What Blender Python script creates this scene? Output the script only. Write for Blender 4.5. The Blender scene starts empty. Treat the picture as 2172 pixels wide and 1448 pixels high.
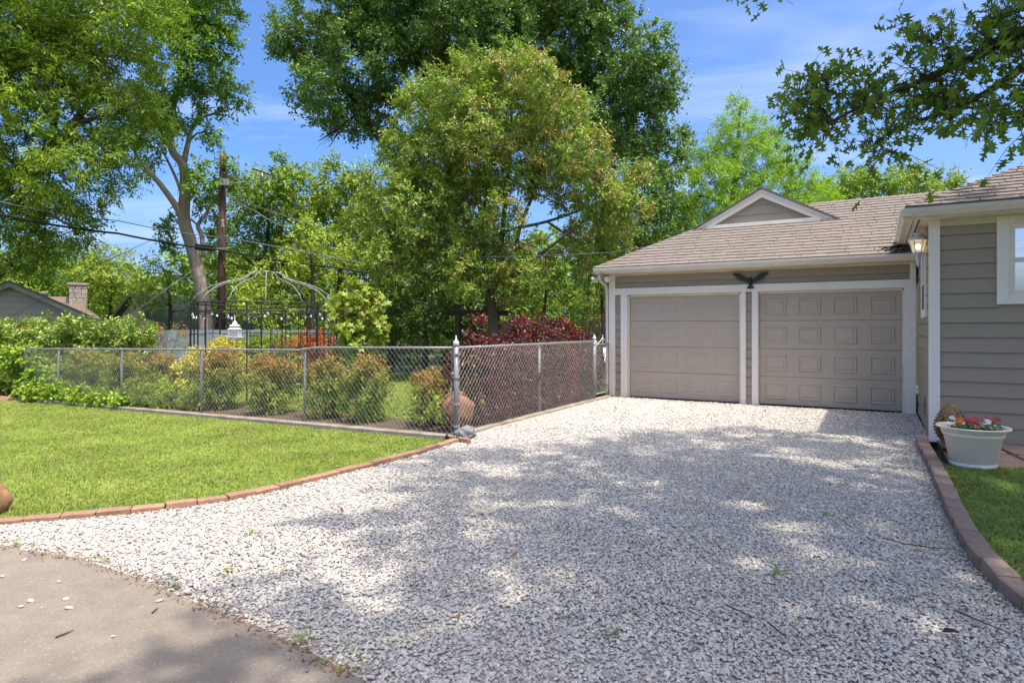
import bpy, math, random
import numpy as np
from mathutils import Vector, Matrix

R = math.radians
SC = bpy.context.scene
COL = SC.collection
random.seed(7)

# ---------------------------------------------------------------- camera, world, sun, exposure
EYE, FOC, CX, HY, PW, PH = 1.48, 1345.0, 1086.0, 694.0, 2172.0, 1448.0
cam_data = bpy.data.cameras.new('camera')
cam = bpy.data.objects.new('camera', cam_data)
COL.objects.link(cam)
cam.location = (0, 0, EYE)
cam.rotation_euler = (R(90), 0, 0)
cam_data.sensor_width = 36.0
cam_data.lens = 36.0 * FOC / PW
cam_data.shift_y = -(PH / 2 - HY) / PW
cam_data.clip_start = 0.05
cam_data.clip_end = 1500
SC.camera = cam

SUN_EL, SUN_H = R(70.5), Vector((0.673, -0.735, 0)).normalized()
SUN_DIR = Vector((SUN_H.x * math.cos(SUN_EL), SUN_H.y * math.cos(SUN_EL), math.sin(SUN_EL)))
world = bpy.data.worlds.new('World')
SC.world = world
world.use_nodes = True
wn, wl = world.node_tree.nodes, world.node_tree.links
bg = wn['Background']
sky = wn.new('ShaderNodeTexSky')
sky.sky_type = 'NISHITA'
sky.sun_disc = False
sky.sun_elevation = SUN_EL
sky.sun_rotation = math.atan2(SUN_H.x, SUN_H.y)
sky.altitude = 150
sky.air_density = 0.6
sky.dust_density = 5.0
sky.ozone_density = 4.0
tc = wn.new('ShaderNodeTexCoord')
# a plain photographic saturation of the whole sky, the same in every direction
hsv = wn.new('ShaderNodeHueSaturation')
hsv.inputs['Saturation'].default_value = 1.3
hsv.inputs['Value'].default_value = 1.0
wl.new(sky.outputs[0], hsv.inputs['Color'])
# thin cirrus: stretched noise on the dome of directions
sep = wn.new('ShaderNodeSeparateXYZ'); wl.new(tc.outputs['Generated'], sep.inputs[0])
zp = wn.new('ShaderNodeMath'); zp.operation = 'ADD'; zp.inputs[1].default_value = 0.12; wl.new(sep.outputs['Z'], zp.inputs[0])
dx = wn.new('ShaderNodeMath'); dx.operation = 'DIVIDE'; wl.new(sep.outputs['X'], dx.inputs[0]); wl.new(zp.outputs[0], dx.inputs[1])
dy = wn.new('ShaderNodeMath'); dy.operation = 'DIVIDE'; wl.new(sep.outputs['Y'], dy.inputs[0]); wl.new(zp.outputs[0], dy.inputs[1])
cmb = wn.new('ShaderNodeCombineXYZ'); wl.new(dx.outputs[0], cmb.inputs[0]); wl.new(dy.outputs[0], cmb.inputs[1])
cmap = wn.new('ShaderNodeMapping'); cmap.inputs['Scale'].default_value = (0.55, 1.1, 1); cmap.inputs['Location'].default_value = (3.1, 1.2, 0)
wl.new(cmb.outputs[0], cmap.inputs[0])
cn = wn.new('ShaderNodeTexNoise'); cn.inputs['Scale'].default_value = 1.6; cn.inputs['Detail'].default_value = 7; cn.inputs['Roughness'].default_value = 0.55; cn.inputs['Distortion'].default_value = 0.6
wl.new(cmap.outputs[0], cn.inputs['Vector'])
cr = wn.new('ShaderNodeMapRange'); cr.inputs['From Min'].default_value = 0.5; cr.inputs['From Max'].default_value = 0.85; cr.inputs['To Max'].default_value = 0.42
wl.new(cn.outputs['Fac'], cr.inputs['Value'])
mixc = wn.new('ShaderNodeMix'); mixc.data_type = 'RGBA'
wl.new(cr.outputs[0], mixc.inputs['Factor'])
wl.new(hsv.outputs[0], mixc.inputs[6])
mixc.inputs[7].default_value = (3.3, 3.5, 3.9, 1)
wl.new(mixc.outputs[2], bg.inputs['Color'])
bg.inputs['Strength'].default_value = 0.15

sun_data = bpy.data.lights.new('sun', 'SUN')
sun = bpy.data.objects.new('sun', sun_data)
COL.objects.link(sun)
sun_data.energy = 2.05
sun_data.angle = R(1.0)
sun_data.color = (1.0, 0.94, 0.85)
sun.rotation_euler = SUN_DIR.to_track_quat('Z', 'Y').to_euler()
sun.location = (10, -10, 30)

SC.view_settings.view_transform = 'Standard'
SC.view_settings.look = 'None'
SC.view_settings.gamma = 1.0
SC.view_settings.exposure = 1.36
SC.view_settings.use_curve_mapping = False
SC.render.engine = 'CYCLES'
cy = SC.cycles
cy.max_bounces = 8; cy.diffuse_bounces = 5; cy.glossy_bounces = 2; cy.transmission_bounces = 3; cy.transparent_max_bounces = 6
cy.use_denoising = True
cy.caustics_reflective = False; cy.caustics_refractive = False
cy.sample_clamp_indirect = 6.0

# ---------------------------------------------------------------- frame of the place
TH = R(30)
U = Vector((math.cos(TH), -math.sin(TH), 0))     # along the garage front, to the right
V = Vector((math.sin(TH), math.cos(TH), 0))      # into the garage
GC = Vector((6.856, 10.76, 0))                   # right end of the garage front
FC = Vector((-0.76, 8.62, 0))                    # fence corner post

def at(px, py, D):
    """a point of the place seen at pixel (px, py) of the 2172 px photograph, D metres ahead"""
    return Vector(((px - CX) / FOC * D, D, EYE - (py - HY) / FOC * D))
def gnd(px, py):
    return at(px, py, FOC * EYE / (py - HY))
def F(a, b, z=0.0):
    """fence frame: a metres along the left fence from its corner post, b metres behind it"""
    p = FC - U * a + V * b
    return Vector((p.x, p.y, z))
def fall(p):
    a = -(Vector((p[0], p[1], 0)) - FC).dot(U)
    return -0.0145 * max(0.0, min(a, 25.0))
def on_row(px, b):
    """a for the pixel column px on the row b metres behind the left fence"""
    k = (px - CX) / FOC
    p0 = FC + V * b
    return (p0.x - k * p0.y) / (U.x - k * U.y)
def on_col(px, c):
    """b for the pixel column px on the line running back, c metres inside the right fence"""
    k = (px - CX) / FOC
    p0 = FC - U * c
    return -(p0.x - k * p0.y) / (V.x - k * V.y)

# ---------------------------------------------------------------- mesh builder
class MB:
    def __init__(s): s.v = []; s.f = []
    def add(s, vs, fs):
        o = len(s.v); s.v.extend([tuple(p) for p in vs]); s.f.extend([tuple(i + o for i in q) for q in fs]); return s
    def box(s, x0, x1, y0, y1, z0, z1, m=None):
        vs = [Vector(p) for p in ((x0,y0,z0),(x1,y0,z0),(x1,y1,z0),(x0,y1,z0),(x0,y0,z1),(x1,y0,z1),(x1,y1,z1),(x0,y1,z1))]
        if m is not None: vs = [m @ p for p in vs]
        return s.add(vs, [(0,3,2,1),(4,5,6,7),(0,1,5,4),(1,2,6,5),(2,3,7,6),(3,0,4,7)])
    def hexa(s, p):
        return s.add(p, [(0,3,2,1),(4,5,6,7),(0,1,5,4),(1,2,6,5),(2,3,7,6),(3,0,4,7)])
    def tube(s, pts, rad, n=8, caps=True):
        pts = [Vector(p) for p in pts]
        if not hasattr(rad, '__len__'): rad = [rad] * len(pts)
        ref = None; rings = []
        for i, p in enumerate(pts):
            d = (pts[min(i + 1, len(pts) - 1)] - pts[max(i - 1, 0)])
            d = d.normalized() if d.length > 1e-9 else Vector((0, 0, 1))
            if ref is None:
                ref = d.orthogonal().normalized()
            x = ref - d * ref.dot(d)
            x = x.normalized() if x.length > 1e-6 else d.orthogonal().normalized()
            ref = x; y = d.cross(x)
            rings.append([p + (x * math.cos(2*math.pi*k/n) + y * math.sin(2*math.pi*k/n)) * rad[i] for k in range(n)])
        vs = [q for r in rings for q in r]; fs = []
        for i in range(len(pts) - 1):
            for k in range(n):
                a, b = i*n + k, i*n + (k+1) % n
                fs.append((a, b, b + n, a + n))
        if caps: fs += [tuple(range(n))[::-1], tuple((len(pts)-1)*n + k for k in range(n))]
        return s.add(vs, fs)
    def lathe(s, prof, n=24, c=(0,0,0), m=None, caps=True):
        vs = []; fs = []
        for (r, z) in prof:
            for k in range(n):
                a = 2*math.pi*k/n; p = Vector((c[0] + r*math.cos(a), c[1] + r*math.sin(a), c[2] + z))
                vs.append(m @ p if m is not None else p)
        for i in range(len(prof) - 1):
            for k in range(n):
                a, b = i*n + k, i*n + (k+1) % n
                fs.append((a, b, b + n, a + n))
        if caps: fs += [tuple(range(n))[::-1], tuple((len(prof)-1)*n + k for k in range(n))]
        return s.add(vs, fs)
    def extrude(s, poly, d):
        """closed planar 3D polygon pushed along the vector d"""
        n = len(poly); d = Vector(d); a = [Vector(p) for p in poly]; b = [p + d for p in a]
        return s.add(a + b, [tuple(range(n))[::-1], tuple(range(n, 2*n))] + [(i, (i+1) % n, n + (i+1) % n, n + i) for i in range(n)])
    def sphere(s, c, r, n=12, m=8, sc=(1,1,1)):
        prof = [(max(1e-4, math.sin(math.pi*i/m)), -math.cos(math.pi*i/m)) for i in range(m + 1)]
        M = Matrix.Translation(Vector(c)) @ Matrix.Diagonal((r*sc[0], r*sc[1], r*sc[2], 1))
        return s.lathe(prof, n, m=M)
    def mesh(s, name, mat, smooth=False, off=None):
        me = bpy.data.meshes.new(name)
        v = s.v if off is None else [(p[0]-off[0], p[1]-off[1], p[2]-off[2]) for p in s.v]
        me.from_pydata(v, [], s.f)
        if mat: me.materials.append(mat)
        if smooth: me.polygons.foreach_set('use_smooth', [True] * len(me.polygons))
        me.update(); return me
    def build(s, name, mat, parent=None, smooth=False, bevel=0, world=False):
        """world=True: vertices are world coordinates, the parent is an unrotated Empty"""
        off = None
        if world and parent is not None:
            r = parent
            while r.parent is not None: r = r.parent
            off = r.location
        o = bpy.data.objects.new(name, s.mesh(name, mat, smooth, off))
        COL.objects.link(o)
        if parent is not None: o.parent = parent
        if bevel:
            b = o.modifiers.new('bevel', 'BEVEL'); b.width = bevel; b.segments = 2; b.limit_method = 'ANGLE'; b.angle_limit = R(40)
        return o

def tag(o, label=None, cat=None, group=None, kind=None):
    if label: o['label'] = label
    if cat: o['category'] = cat
    if group: o['group'] = group
    if kind: o['kind'] = kind
    return o
def thing(name, label, cat, loc=(0,0,0), rz=0.0, group=None, kind=None):
    o = bpy.data.objects.new(name, None); COL.objects.link(o)
    o.empty_display_size = 0.2
    o.location = loc; o.rotation_euler = (0, 0, rz)
    return tag(o, label, cat, group, kind)
def inst(name, me, parent, loc=(0,0,0), rot=(0,0,0), scale=(1,1,1)):
    o = bpy.data.objects.new(name, me); COL.objects.link(o); o.parent = parent
    o.location = loc; o.rotation_euler = rot; o.scale = scale
    return o

# ---------------------------------------------------------------- materials
def new_mat(name):
    m = bpy.data.materials.new(name); m.use_nodes = True
    return m, m.node_tree.nodes, m.node_tree.links, m.node_tree.nodes['Principled BSDF']
def c4(c): return (c[0], c[1], c[2], 1.0)
def mat(name, c1, c2=None, scale=8.0, rough=0.6, bump=0.0, bscale=60.0, stretch=(1,1,1), metal=0.0, spec=0.4, detail=5.0, dirt=None, dirt_amt=0.35, dirt_scale=1.3, coords='Object', rnd=0.0, speck=None):
    """two-tone noise colour, fine bump, optional stains with a shape of their own, optional per-object tone"""
    m, n, l, b = new_mat(name)
    c2 = c2 or tuple(x * 0.82 for x in c1)
    t = n.new('ShaderNodeTexCoord'); mp = n.new('ShaderNodeMapping'); mp.inputs['Scale'].default_value = stretch
    l.new(t.outputs[coords], mp.inputs[0])
    no = n.new('ShaderNodeTexNoise'); no.inputs['Scale'].default_value = scale; no.inputs['Detail'].default_value = detail; no.inputs['Roughness'].default_value = 0.6
    l.new(mp.outputs[0], no.inputs['Vector'])
    mr = n.new('ShaderNodeMapRange'); mr.inputs['From Min'].default_value = 0.3; mr.inputs['From Max'].default_value = 0.7
    l.new(no.outputs['Fac'], mr.inputs['Value'])
    mx = n.new('ShaderNodeMix'); mx.data_type = 'RGBA'; mx.inputs[6].default_value = c4(c1); mx.inputs[7].default_value = c4(c2)
    l.new(mr.outputs[0], mx.inputs['Factor']); out = mx.outputs[2]
    if dirt:
        dn = n.new('ShaderNodeTexNoise'); dn.inputs['Scale'].default_value = dirt_scale; dn.inputs['Detail'].default_value = 8; dn.inputs['Roughness'].default_value = 0.65
        l.new(mp.outputs[0], dn.inputs['Vector'])
        dm = n.new('ShaderNodeMapRange'); dm.inputs['From Min'].default_value = 0.5; dm.inputs['From Max'].default_value = 0.72; dm.inputs['To Max'].default_value = dirt_amt
        l.new(dn.outputs['Fac'], dm.inputs['Value'])
        m2 = n.new('ShaderNodeMix'); m2.data_type = 'RGBA'; m2.inputs[7].default_value = c4(dirt)
        l.new(dm.outputs[0], m2.inputs['Factor']); l.new(out, m2.inputs[6]); out = m2.outputs[2]
    if speck:                                      # grit: small light and dark grains
        for (sc_, col_, lo_, hi_, amt_) in speck:
            sn = n.new('ShaderNodeTexNoise'); sn.inputs['Scale'].default_value = sc_; sn.inputs['Detail'].default_value = 2
            l.new(mp.outputs[0], sn.inputs['Vector'])
            sm_ = n.new('ShaderNodeMapRange'); sm_.inputs['From Min'].default_value = lo_; sm_.inputs['From Max'].default_value = hi_; sm_.inputs['To Max'].default_value = amt_
            l.new(sn.outputs['Fac'], sm_.inputs['Value'])
            m4 = n.new('ShaderNodeMix'); m4.data_type = 'RGBA'; m4.inputs[7].default_value = c4(col_)
            l.new(sm_.outputs[0], m4.inputs['Factor']); l.new(out, m4.inputs[6]); out = m4.outputs[2]
    if rnd:
        oi = n.new('ShaderNodeObjectInfo'); rr = n.new('ShaderNodeMapRange'); rr.inputs['To Min'].default_value = 1 - rnd; rr.inputs['To Max'].default_value = 1 + rnd
        l.new(oi.outputs['Random'], rr.inputs['Value'])
        hs = n.new('ShaderNodeHueSaturation'); l.new(rr.outputs[0], hs.inputs['Value']); l.new(out, hs.inputs['Color']); out = hs.outputs[0]
    l.new(out, b.inputs['Base Color'])
    b.inputs['Roughness'].default_value = rough; b.inputs['Metallic'].default_value = metal; b.inputs['Specular IOR Level'].default_value = spec
    if bump:
        bn = n.new('ShaderNodeTexNoise'); bn.inputs['Scale'].default_value = bscale; bn.inputs['Detail'].default_value = 4
        l.new(mp.outputs[0], bn.inputs['Vector'])
        bp = n.new('ShaderNodeBump'); bp.inputs['Strength'].default_value = bump; bp.inputs['Distance'].default_value = 0.01
        l.new(bn.outputs['Fac'], bp.inputs['Height']); l.new(bp.outputs[0], b.inputs['Normal'])
    return m
def leaf_mat(name, dark, light, trans=0.35, rough=0.5, tip=None, spec=0.3):
    """leaf colour from the attributes rnd (per leaf) and tint (new growth)"""
    m, n, l, b = new_mat(name)
    dark, light = [tuple(min(.6, x*k) for x, k in zip(c, (1.85, 1.58, 1.0))) for c in (dark, light)]; trans *= .72
    a = n.new('ShaderNodeAttribute'); a.attribute_name = 'rnd'
    mx = n.new('ShaderNodeMix'); mx.data_type = 'RGBA'; mx.inputs[6].default_value = c4(dark); mx.inputs[7].default_value = c4(light)
    l.new(a.outputs['Fac'], mx.inputs['Factor']); out = mx.outputs[2]
    if tip:
        a2 = n.new('ShaderNodeAttribute'); a2.attribute_name = 'tint'
        m2 = n.new('ShaderNodeMix'); m2.data_type = 'RGBA'; m2.inputs[7].default_value = c4(tip)
        l.new(a2.outputs['Fac'], m2.inputs['Factor']); l.new(out, m2.inputs[6]); out = m2.outputs[2]
    l.new(out, b.inputs['Base Color']); b.inputs['Roughness'].default_value = rough; b.inputs['Specular IOR Level'].default_value = spec
    tr = n.new('ShaderNodeBsdfTranslucent')
    g = n.new('ShaderNodeMix'); g.data_type = 'RGBA'; g.blend_type = 'MULTIPLY'; g.inputs['Factor'].default_value = 1; g.inputs[7].default_value = (1.35, 1.4, 0.6, 1)
    l.new(out, g.inputs[6]); l.new(g.outputs[2], tr.inputs['Color'])
    ms = n.new('ShaderNodeMixShader'); ms.inputs[0].default_value = trans
    l.new(b.outputs[0], ms.inputs[1]); l.new(tr.outputs[0], ms.inputs[2])
    l.new(ms.outputs[0], n['Material Output'].inputs['Surface'])
    return m

M = {}
M['siding'] = mat('siding_paint', (0.345, 0.295, 0.222), (0.325, 0.277, 0.208), scale=3, rough=0.62, bump=0.12, bscale=40, stretch=(1.5,1.5,14), rnd=0.03)
M['door'] = mat('door_paint', (0.47, 0.4, 0.315), (0.45, 0.382, 0.3), scale=4, rough=0.5, bump=0.1, bscale=90, stretch=(1,1,6), dirt=(0.24,0.22,0.19), dirt_amt=0.2)
M['trim'] = mat('white_trim_paint', (0.86, 0.81, 0.71), (0.82, 0.77, 0.675), scale=2.5, rough=0.5, bump=0.05, bscale=30, dirt=(0.5,0.46,0.4), dirt_amt=0.15)
M['gutter'] = mat('cream_gutter_metal', (0.74, 0.685, 0.59), (0.68, 0.625, 0.54), scale=3, rough=0.42, dirt=(0.38,0.34,0.29), dirt_amt=0.3, dirt_scale=2.2)
M['soffit'] = mat('soffit_paint', (0.72, 0.65, 0.53), rough=0.6, scale=3)
M['shingle'] = mat('asphalt_shingle', (0.222, 0.19, 0.158), (0.185, 0.158, 0.132), scale=7, rough=0.93, bump=0.2, bscale=220, rnd=0.06, dirt=(0.19,0.165,0.145), dirt_amt=0.25, dirt_scale=2.0, spec=0.15)
M['dark'] = mat('dark_gap', (0.02, 0.02, 0.02), rough=0.9)
M['black_metal'] = mat('black_painted_metal', (0.016, 0.016, 0.017), (0.03,0.03,0.03), rough=0.45, scale=20)
M['galv'] = mat('galvanised_steel', (0.31, 0.3, 0.285), (0.22, 0.215, 0.205), scale=14, rough=0.5, metal=0.25, stretch=(1,1,0.4))
M['galv_wire'] = mat('galvanised_wire', (0.46, 0.45, 0.43), (0.36, 0.35, 0.33), scale=8, rough=0.5, metal=0.2)
M['concrete'] = mat('concrete', (0.26, 0.222, 0.17), (0.195, 0.166, 0.127), scale=5.5, rough=0.88, bump=0.5, bscale=150, dirt=(0.2,0.168,0.13), dirt_amt=0.6, dirt_scale=0.9, spec=0.25, detail=9, speck=((95,(0.4,0.355,0.29),.6,.72,.7),(75,(0.13,0.11,0.085),.6,.72,.75),(22,(0.22,0.19,0.145),.55,.7,.5)))
M['kerb'] = mat('kerb_concrete', (0.37, 0.31, 0.235), (0.24, 0.2, 0.15), scale=5, rough=0.9, bump=0.5, bscale=50, dirt=(0.05,0.045,0.035), dirt_amt=0.75, dirt_scale=2.2)
M['brick'] = mat('red_brick', (0.36, 0.215, 0.135), (0.28, 0.155, 0.1), scale=12, rough=0.9, bump=0.6, bscale=70, rnd=0.14, dirt=(0.42,0.33,0.25), dirt_amt=0.6, dirt_scale=5)
M['paver'] = mat('brown_edging_paver', (0.33, 0.235, 0.185), (0.235, 0.165, 0.13), scale=14, rough=0.92, bump=0.8, bscale=130, rnd=0.14, dirt=(0.15,0.115,0.09), dirt_amt=0.5, dirt_scale=4)
M['flag'] = mat('flagstone', (0.38, 0.27, 0.185), (0.29, 0.205, 0.145), scale=4, rough=0.85, bump=0.5, bscale=35, rnd=0.12, dirt=(0.2,0.15,0.11), dirt_amt=0.5)
M['earth'] = mat('earth_soil', (0.11, 0.078, 0.05), (0.06, 0.045, 0.03), scale=6, rough=0.97, bump=0.8, bscale=40, dirt=(0.19,0.13,0.08), dirt_amt=0.6, dirt_scale=3)
M['turf'] = mat('turf_soil', (0.10, 0.13, 0.03), (0.07, 0.09, 0.025), scale=5, rough=0.95, bump=0.6, bscale=60)
M['far_turf'] = mat('far_turf', (0.085, 0.115, 0.035), (0.05, 0.075, 0.025), scale=0.8, rough=0.95, bump=0.6, bscale=20)
M['gravel_bed'] = mat('gravel_bed', (0.5, 0.465, 0.41), (0.33, 0.3, 0.26), scale=90, rough=0.95, bump=1.0, bscale=110)
M['wood_dark'] = mat('weathered_wood', (0.11, 0.088, 0.07), (0.065, 0.052, 0.042), scale=5, rough=0.9, bump=0.4, bscale=30, stretch=(6,6,0.7), rnd=0.2)
M['pole_wood'] = mat('creosote_pole', (0.1, 0.05, 0.036), (0.055, 0.03, 0.023), scale=4, rough=0.9, bump=0.5, bscale=25, stretch=(5,5,0.5))
M['bark_pale'] = mat('pale_bark', (0.46, 0.38, 0.3), (0.31, 0.25, 0.195), scale=6, rough=0.95, bump=0.7, bscale=14, stretch=(1,1,0.35), dirt=(0.11,0.09,0.07), dirt_amt=0.6, dirt_scale=2)
M['bark_dark'] = mat('dark_bark', (0.085, 0.066, 0.05), (0.045, 0.036, 0.028), scale=7, rough=0.96, bump=0.8, bscale=16, stretch=(1,1,0.3))
M['bark_mid'] = mat('brown_bark', (0.17, 0.125, 0.09), (0.1, 0.075, 0.055), scale=7, rough=0.95, bump=0.6, bscale=16, stretch=(1,1,0.4))
M['terracotta'] = mat('terracotta', (0.3, 0.15, 0.08), (0.17, 0.085, 0.05), scale=7, rough=0.9, bump=0.7, bscale=22, dirt=(0.08,0.045,0.03), dirt_amt=0.8, dirt_scale=4)
M['rock'] = mat('grey_rock', (0.3, 0.3, 0.31), (0.13, 0.13, 0.135), scale=9, rough=0.9, bump=1.0, bscale=18, stretch=(3,1,1))
M['orange_rock'] = mat('orange_sandstone', (0.36, 0.2, 0.095), (0.22, 0.12, 0.06), scale=5, rough=0.9, bump=0.6, bscale=20)
M['pot'] = mat('cream_plastic', (0.86, 0.77, 0.65), (0.83, 0.74, 0.625), scale=4, rough=0.42, dirt=(0.42,0.39,0.32), dirt_amt=0.2)
M['cone'] = mat('carved_stone_cone', (0.36, 0.225, 0.11), (0.15, 0.09, 0.045), scale=16, rough=0.85, bump=0.4, bscale=50)
M['soil'] = mat('potting_soil', (0.035, 0.026, 0.02), rough=1.0, bump=1.0, bscale=80)
M['white_metal'] = mat('white_painted_metal', (0.78, 0.78, 0.76), rough=0.4, scale=5)
M['rust'] = mat('rusty_iron', (0.24, 0.1, 0.05), (0.12, 0.05, 0.03), scale=18, rough=0.9, bump=0.3)
M['silver'] = mat('silver_tube', (0.38, 0.37, 0.35), rough=0.5, metal=0.2)
M['steel_panel'] = mat('blue_grey_panel', (0.25, 0.285, 0.31), (0.2, 0.23, 0.255), scale=2, rough=0.5, stretch=(4,4,0.5), dirt=(0.18,0.2,0.2), dirt_amt=0.4)
M['cable'] = mat('black_cable', (0.012, 0.012, 0.013), rough=0.6)
M['grey_cable'] = mat('grey_cable', (0.22, 0.22, 0.22), rough=0.5, metal=0.3)
M['n_siding'] = mat('neighbour_siding', (0.55, 0.5, 0.41), (0.49, 0.44, 0.36), scale=2, rough=0.8, rnd=0.04)
M['n_roof'] = mat('neighbour_shingle', (0.24, 0.175, 0.135), (0.17, 0.125, 0.1), scale=9, rough=0.95, bump=0.5, bscale=12)
M['chimney'] = mat('limestone', (0.5, 0.45, 0.37), (0.33, 0.29, 0.235), scale=4, rough=0.9, bump=0.4, bscale=12, rnd=0.15)
M['rubber'] = mat('black_rubber', (0.012, 0.012, 0.012), rough=0.8)
M['twig'] = mat('dry_twig', (0.12, 0.075, 0.045), rough=0.9)
M['dead_leaf'] = mat('dead_leaf', (0.26, 0.125, 0.055), (0.15, 0.075, 0.035), scale=30, rough=0.85, rnd=0.3)
M['copper_white'] = mat('chalk_white', (0.7,0.69,0.66), rough=0.7)
M['sprinkler'] = mat('green_plastic', (0.02, 0.12, 0.09), rough=0.5)

# gravel stones: cream, grey, tan; tone drawn per stone
def stone_mat():
    m, n, l, b = new_mat('gravel_stone')
    oi = n.new('ShaderNodeObjectInfo'); rp = n.new('ShaderNodeValToRGB')
    e = rp.color_ramp.elements
    e[0].position = 0; e[0].color = c4((0.297,0.276,0.243)); e[1].position = 1; e[1].color = c4((0.674,0.633,0.533))
    for p, c in ((0.1, (0.392,0.372,0.334)), (0.28, (0.486,0.461,0.413)), (0.5, (0.557,0.524,0.450)), (0.66, (0.618,0.577,0.482)), (0.78, (0.565,0.501,0.398)), (0.86, (0.438,0.369,0.282)), (0.9, (0.630,0.599,0.514))):
        x = e.new(p); x.color = c4(c)
    l.new(oi.outputs['Random'], rp.inputs[0])
    t = n.new('ShaderNodeTexCoord'); no = n.new('ShaderNodeTexNoise'); no.inputs['Scale'].default_value = 2.2; no.inputs['Detail'].default_value = 5
    l.new(t.outputs['Object'], no.inputs['Vector'])
    mr = n.new('ShaderNodeMapRange'); mr.inputs['To Min'].default_value = 0.78; mr.inputs['To Max'].default_value = 1.16
    l.new(no.outputs['Fac'], mr.inputs['Value'])
    hs = n.new('ShaderNodeHueSaturation'); l.new(mr.outputs[0], hs.inputs['Value']); l.new(rp.outputs[0], hs.inputs['Color'])
    g = n.new('ShaderNodeNewGeometry'); pn = n.new('ShaderNodeTexNoise'); pn.inputs['Scale'].default_value = 1.3; pn.inputs['Detail'].default_value = 6; pn.inputs['Roughness'].default_value = 0.65
    l.new(g.outputs['Position'], pn.inputs['Vector'])
    pr = n.new('ShaderNodeMapRange'); pr.inputs['From Min'].default_value = 0.48; pr.inputs['From Max'].default_value = 0.72; pr.inputs['To Max'].default_value = 0.45
    l.new(pn.outputs['Fac'], pr.inputs['Value'])
    gm = n.new('ShaderNodeMix'); gm.data_type = 'RGBA'; gm.inputs[7].default_value = (0.4, 0.35, 0.285, 1)
    l.new(pr.outputs[0], gm.inputs['Factor']); l.new(hs.outputs[0], gm.inputs[6])
    l.new(gm.outputs[2], b.inputs['Base Color']); b.inputs['Roughness'].default_value = 0.8; b.inputs['Specular IOR Level'].default_value = 0.25
    return m
M['stone'] = stone_mat()
def grass_mat(name, a, bcol, dry):
    m, n, l, b = new_mat(name)
    oi = n.new('ShaderNodeObjectInfo'); rp = n.new('ShaderNodeValToRGB'); e = rp.color_ramp.elements
    e[0].color = c4(a); e[1].color = c4(dry); e[1].position = 1.0
    x = e.new(0.75); x.color = c4(bcol)
    l.new(oi.outputs['Random'], rp.inputs[0])
    # broad patches of paler and deeper turf
    g = n.new('ShaderNodeNewGeometry'); no = n.new('ShaderNodeTexNoise'); no.inputs['Scale'].default_value = 1.1; no.inputs['Detail'].default_value = 4
    l.new(g.outputs['Position'], no.inputs['Vector'])
    mr = n.new('ShaderNodeMapRange'); mr.inputs['From Min'].default_value = 0.3; mr.inputs['From Max'].default_value = 0.7; mr.inputs['To Min'].default_value = 0.78; mr.inputs['To Max'].default_value = 1.2
    l.new(no.outputs['Fac'], mr.inputs['Value'])
    hs = n.new('ShaderNodeHueSaturation'); l.new(mr.outputs[0], hs.inputs['Value']); l.new(rp.outputs[0], hs.inputs['Color'])
    n2 = n.new('ShaderNodeTexNoise'); n2.inputs['Scale'].default_value = 3.2; n2.inputs['Detail'].default_value = 7; n2.inputs['Roughness'].default_value = 0.7
    l.new(g.outputs['Position'], n2.inputs['Vector'])
    m3 = n.new('ShaderNodeMapRange'); m3.inputs['From Min'].default_value = 0.55; m3.inputs['From Max'].default_value = 0.72; m3.inputs['To Max'].default_value = 0.5
    l.new(n2.outputs['Fac'], m3.inputs['Value'])
    mm = n.new('ShaderNodeMix'); mm.data_type = 'RGBA'; mm.inputs[7].default_value = c4(dry)
    l.new(m3.outputs[0], mm.inputs['Factor']); l.new(hs.outputs[0], mm.inputs[6]); hs = mm
    l.new(hs.outputs[2], b.inputs['Base Color']); b.inputs['Roughness'].default_value = 0.55; b.inputs['Specular IOR Level'].default_value = 0.25
    tr = n.new('ShaderNodeBsdfTranslucent'); l.new(hs.outputs[2], tr.inputs['Color'])
    ms = n.new('ShaderNodeMixShader'); ms.inputs[0].default_value = 0.3
    l.new(b.outputs[0], ms.inputs[1]); l.new(tr.outputs[0], ms.inputs[2]); l.new(ms.outputs[0], n['Material Output'].inputs['Surface'])
    return m
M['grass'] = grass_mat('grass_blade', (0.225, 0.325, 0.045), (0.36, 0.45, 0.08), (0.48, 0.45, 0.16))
M['grass_deep'] = grass_mat('grass_blade_deep', (0.15, 0.24, 0.04), (0.24, 0.34, 0.07), (0.34, 0.34, 0.12))

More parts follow.
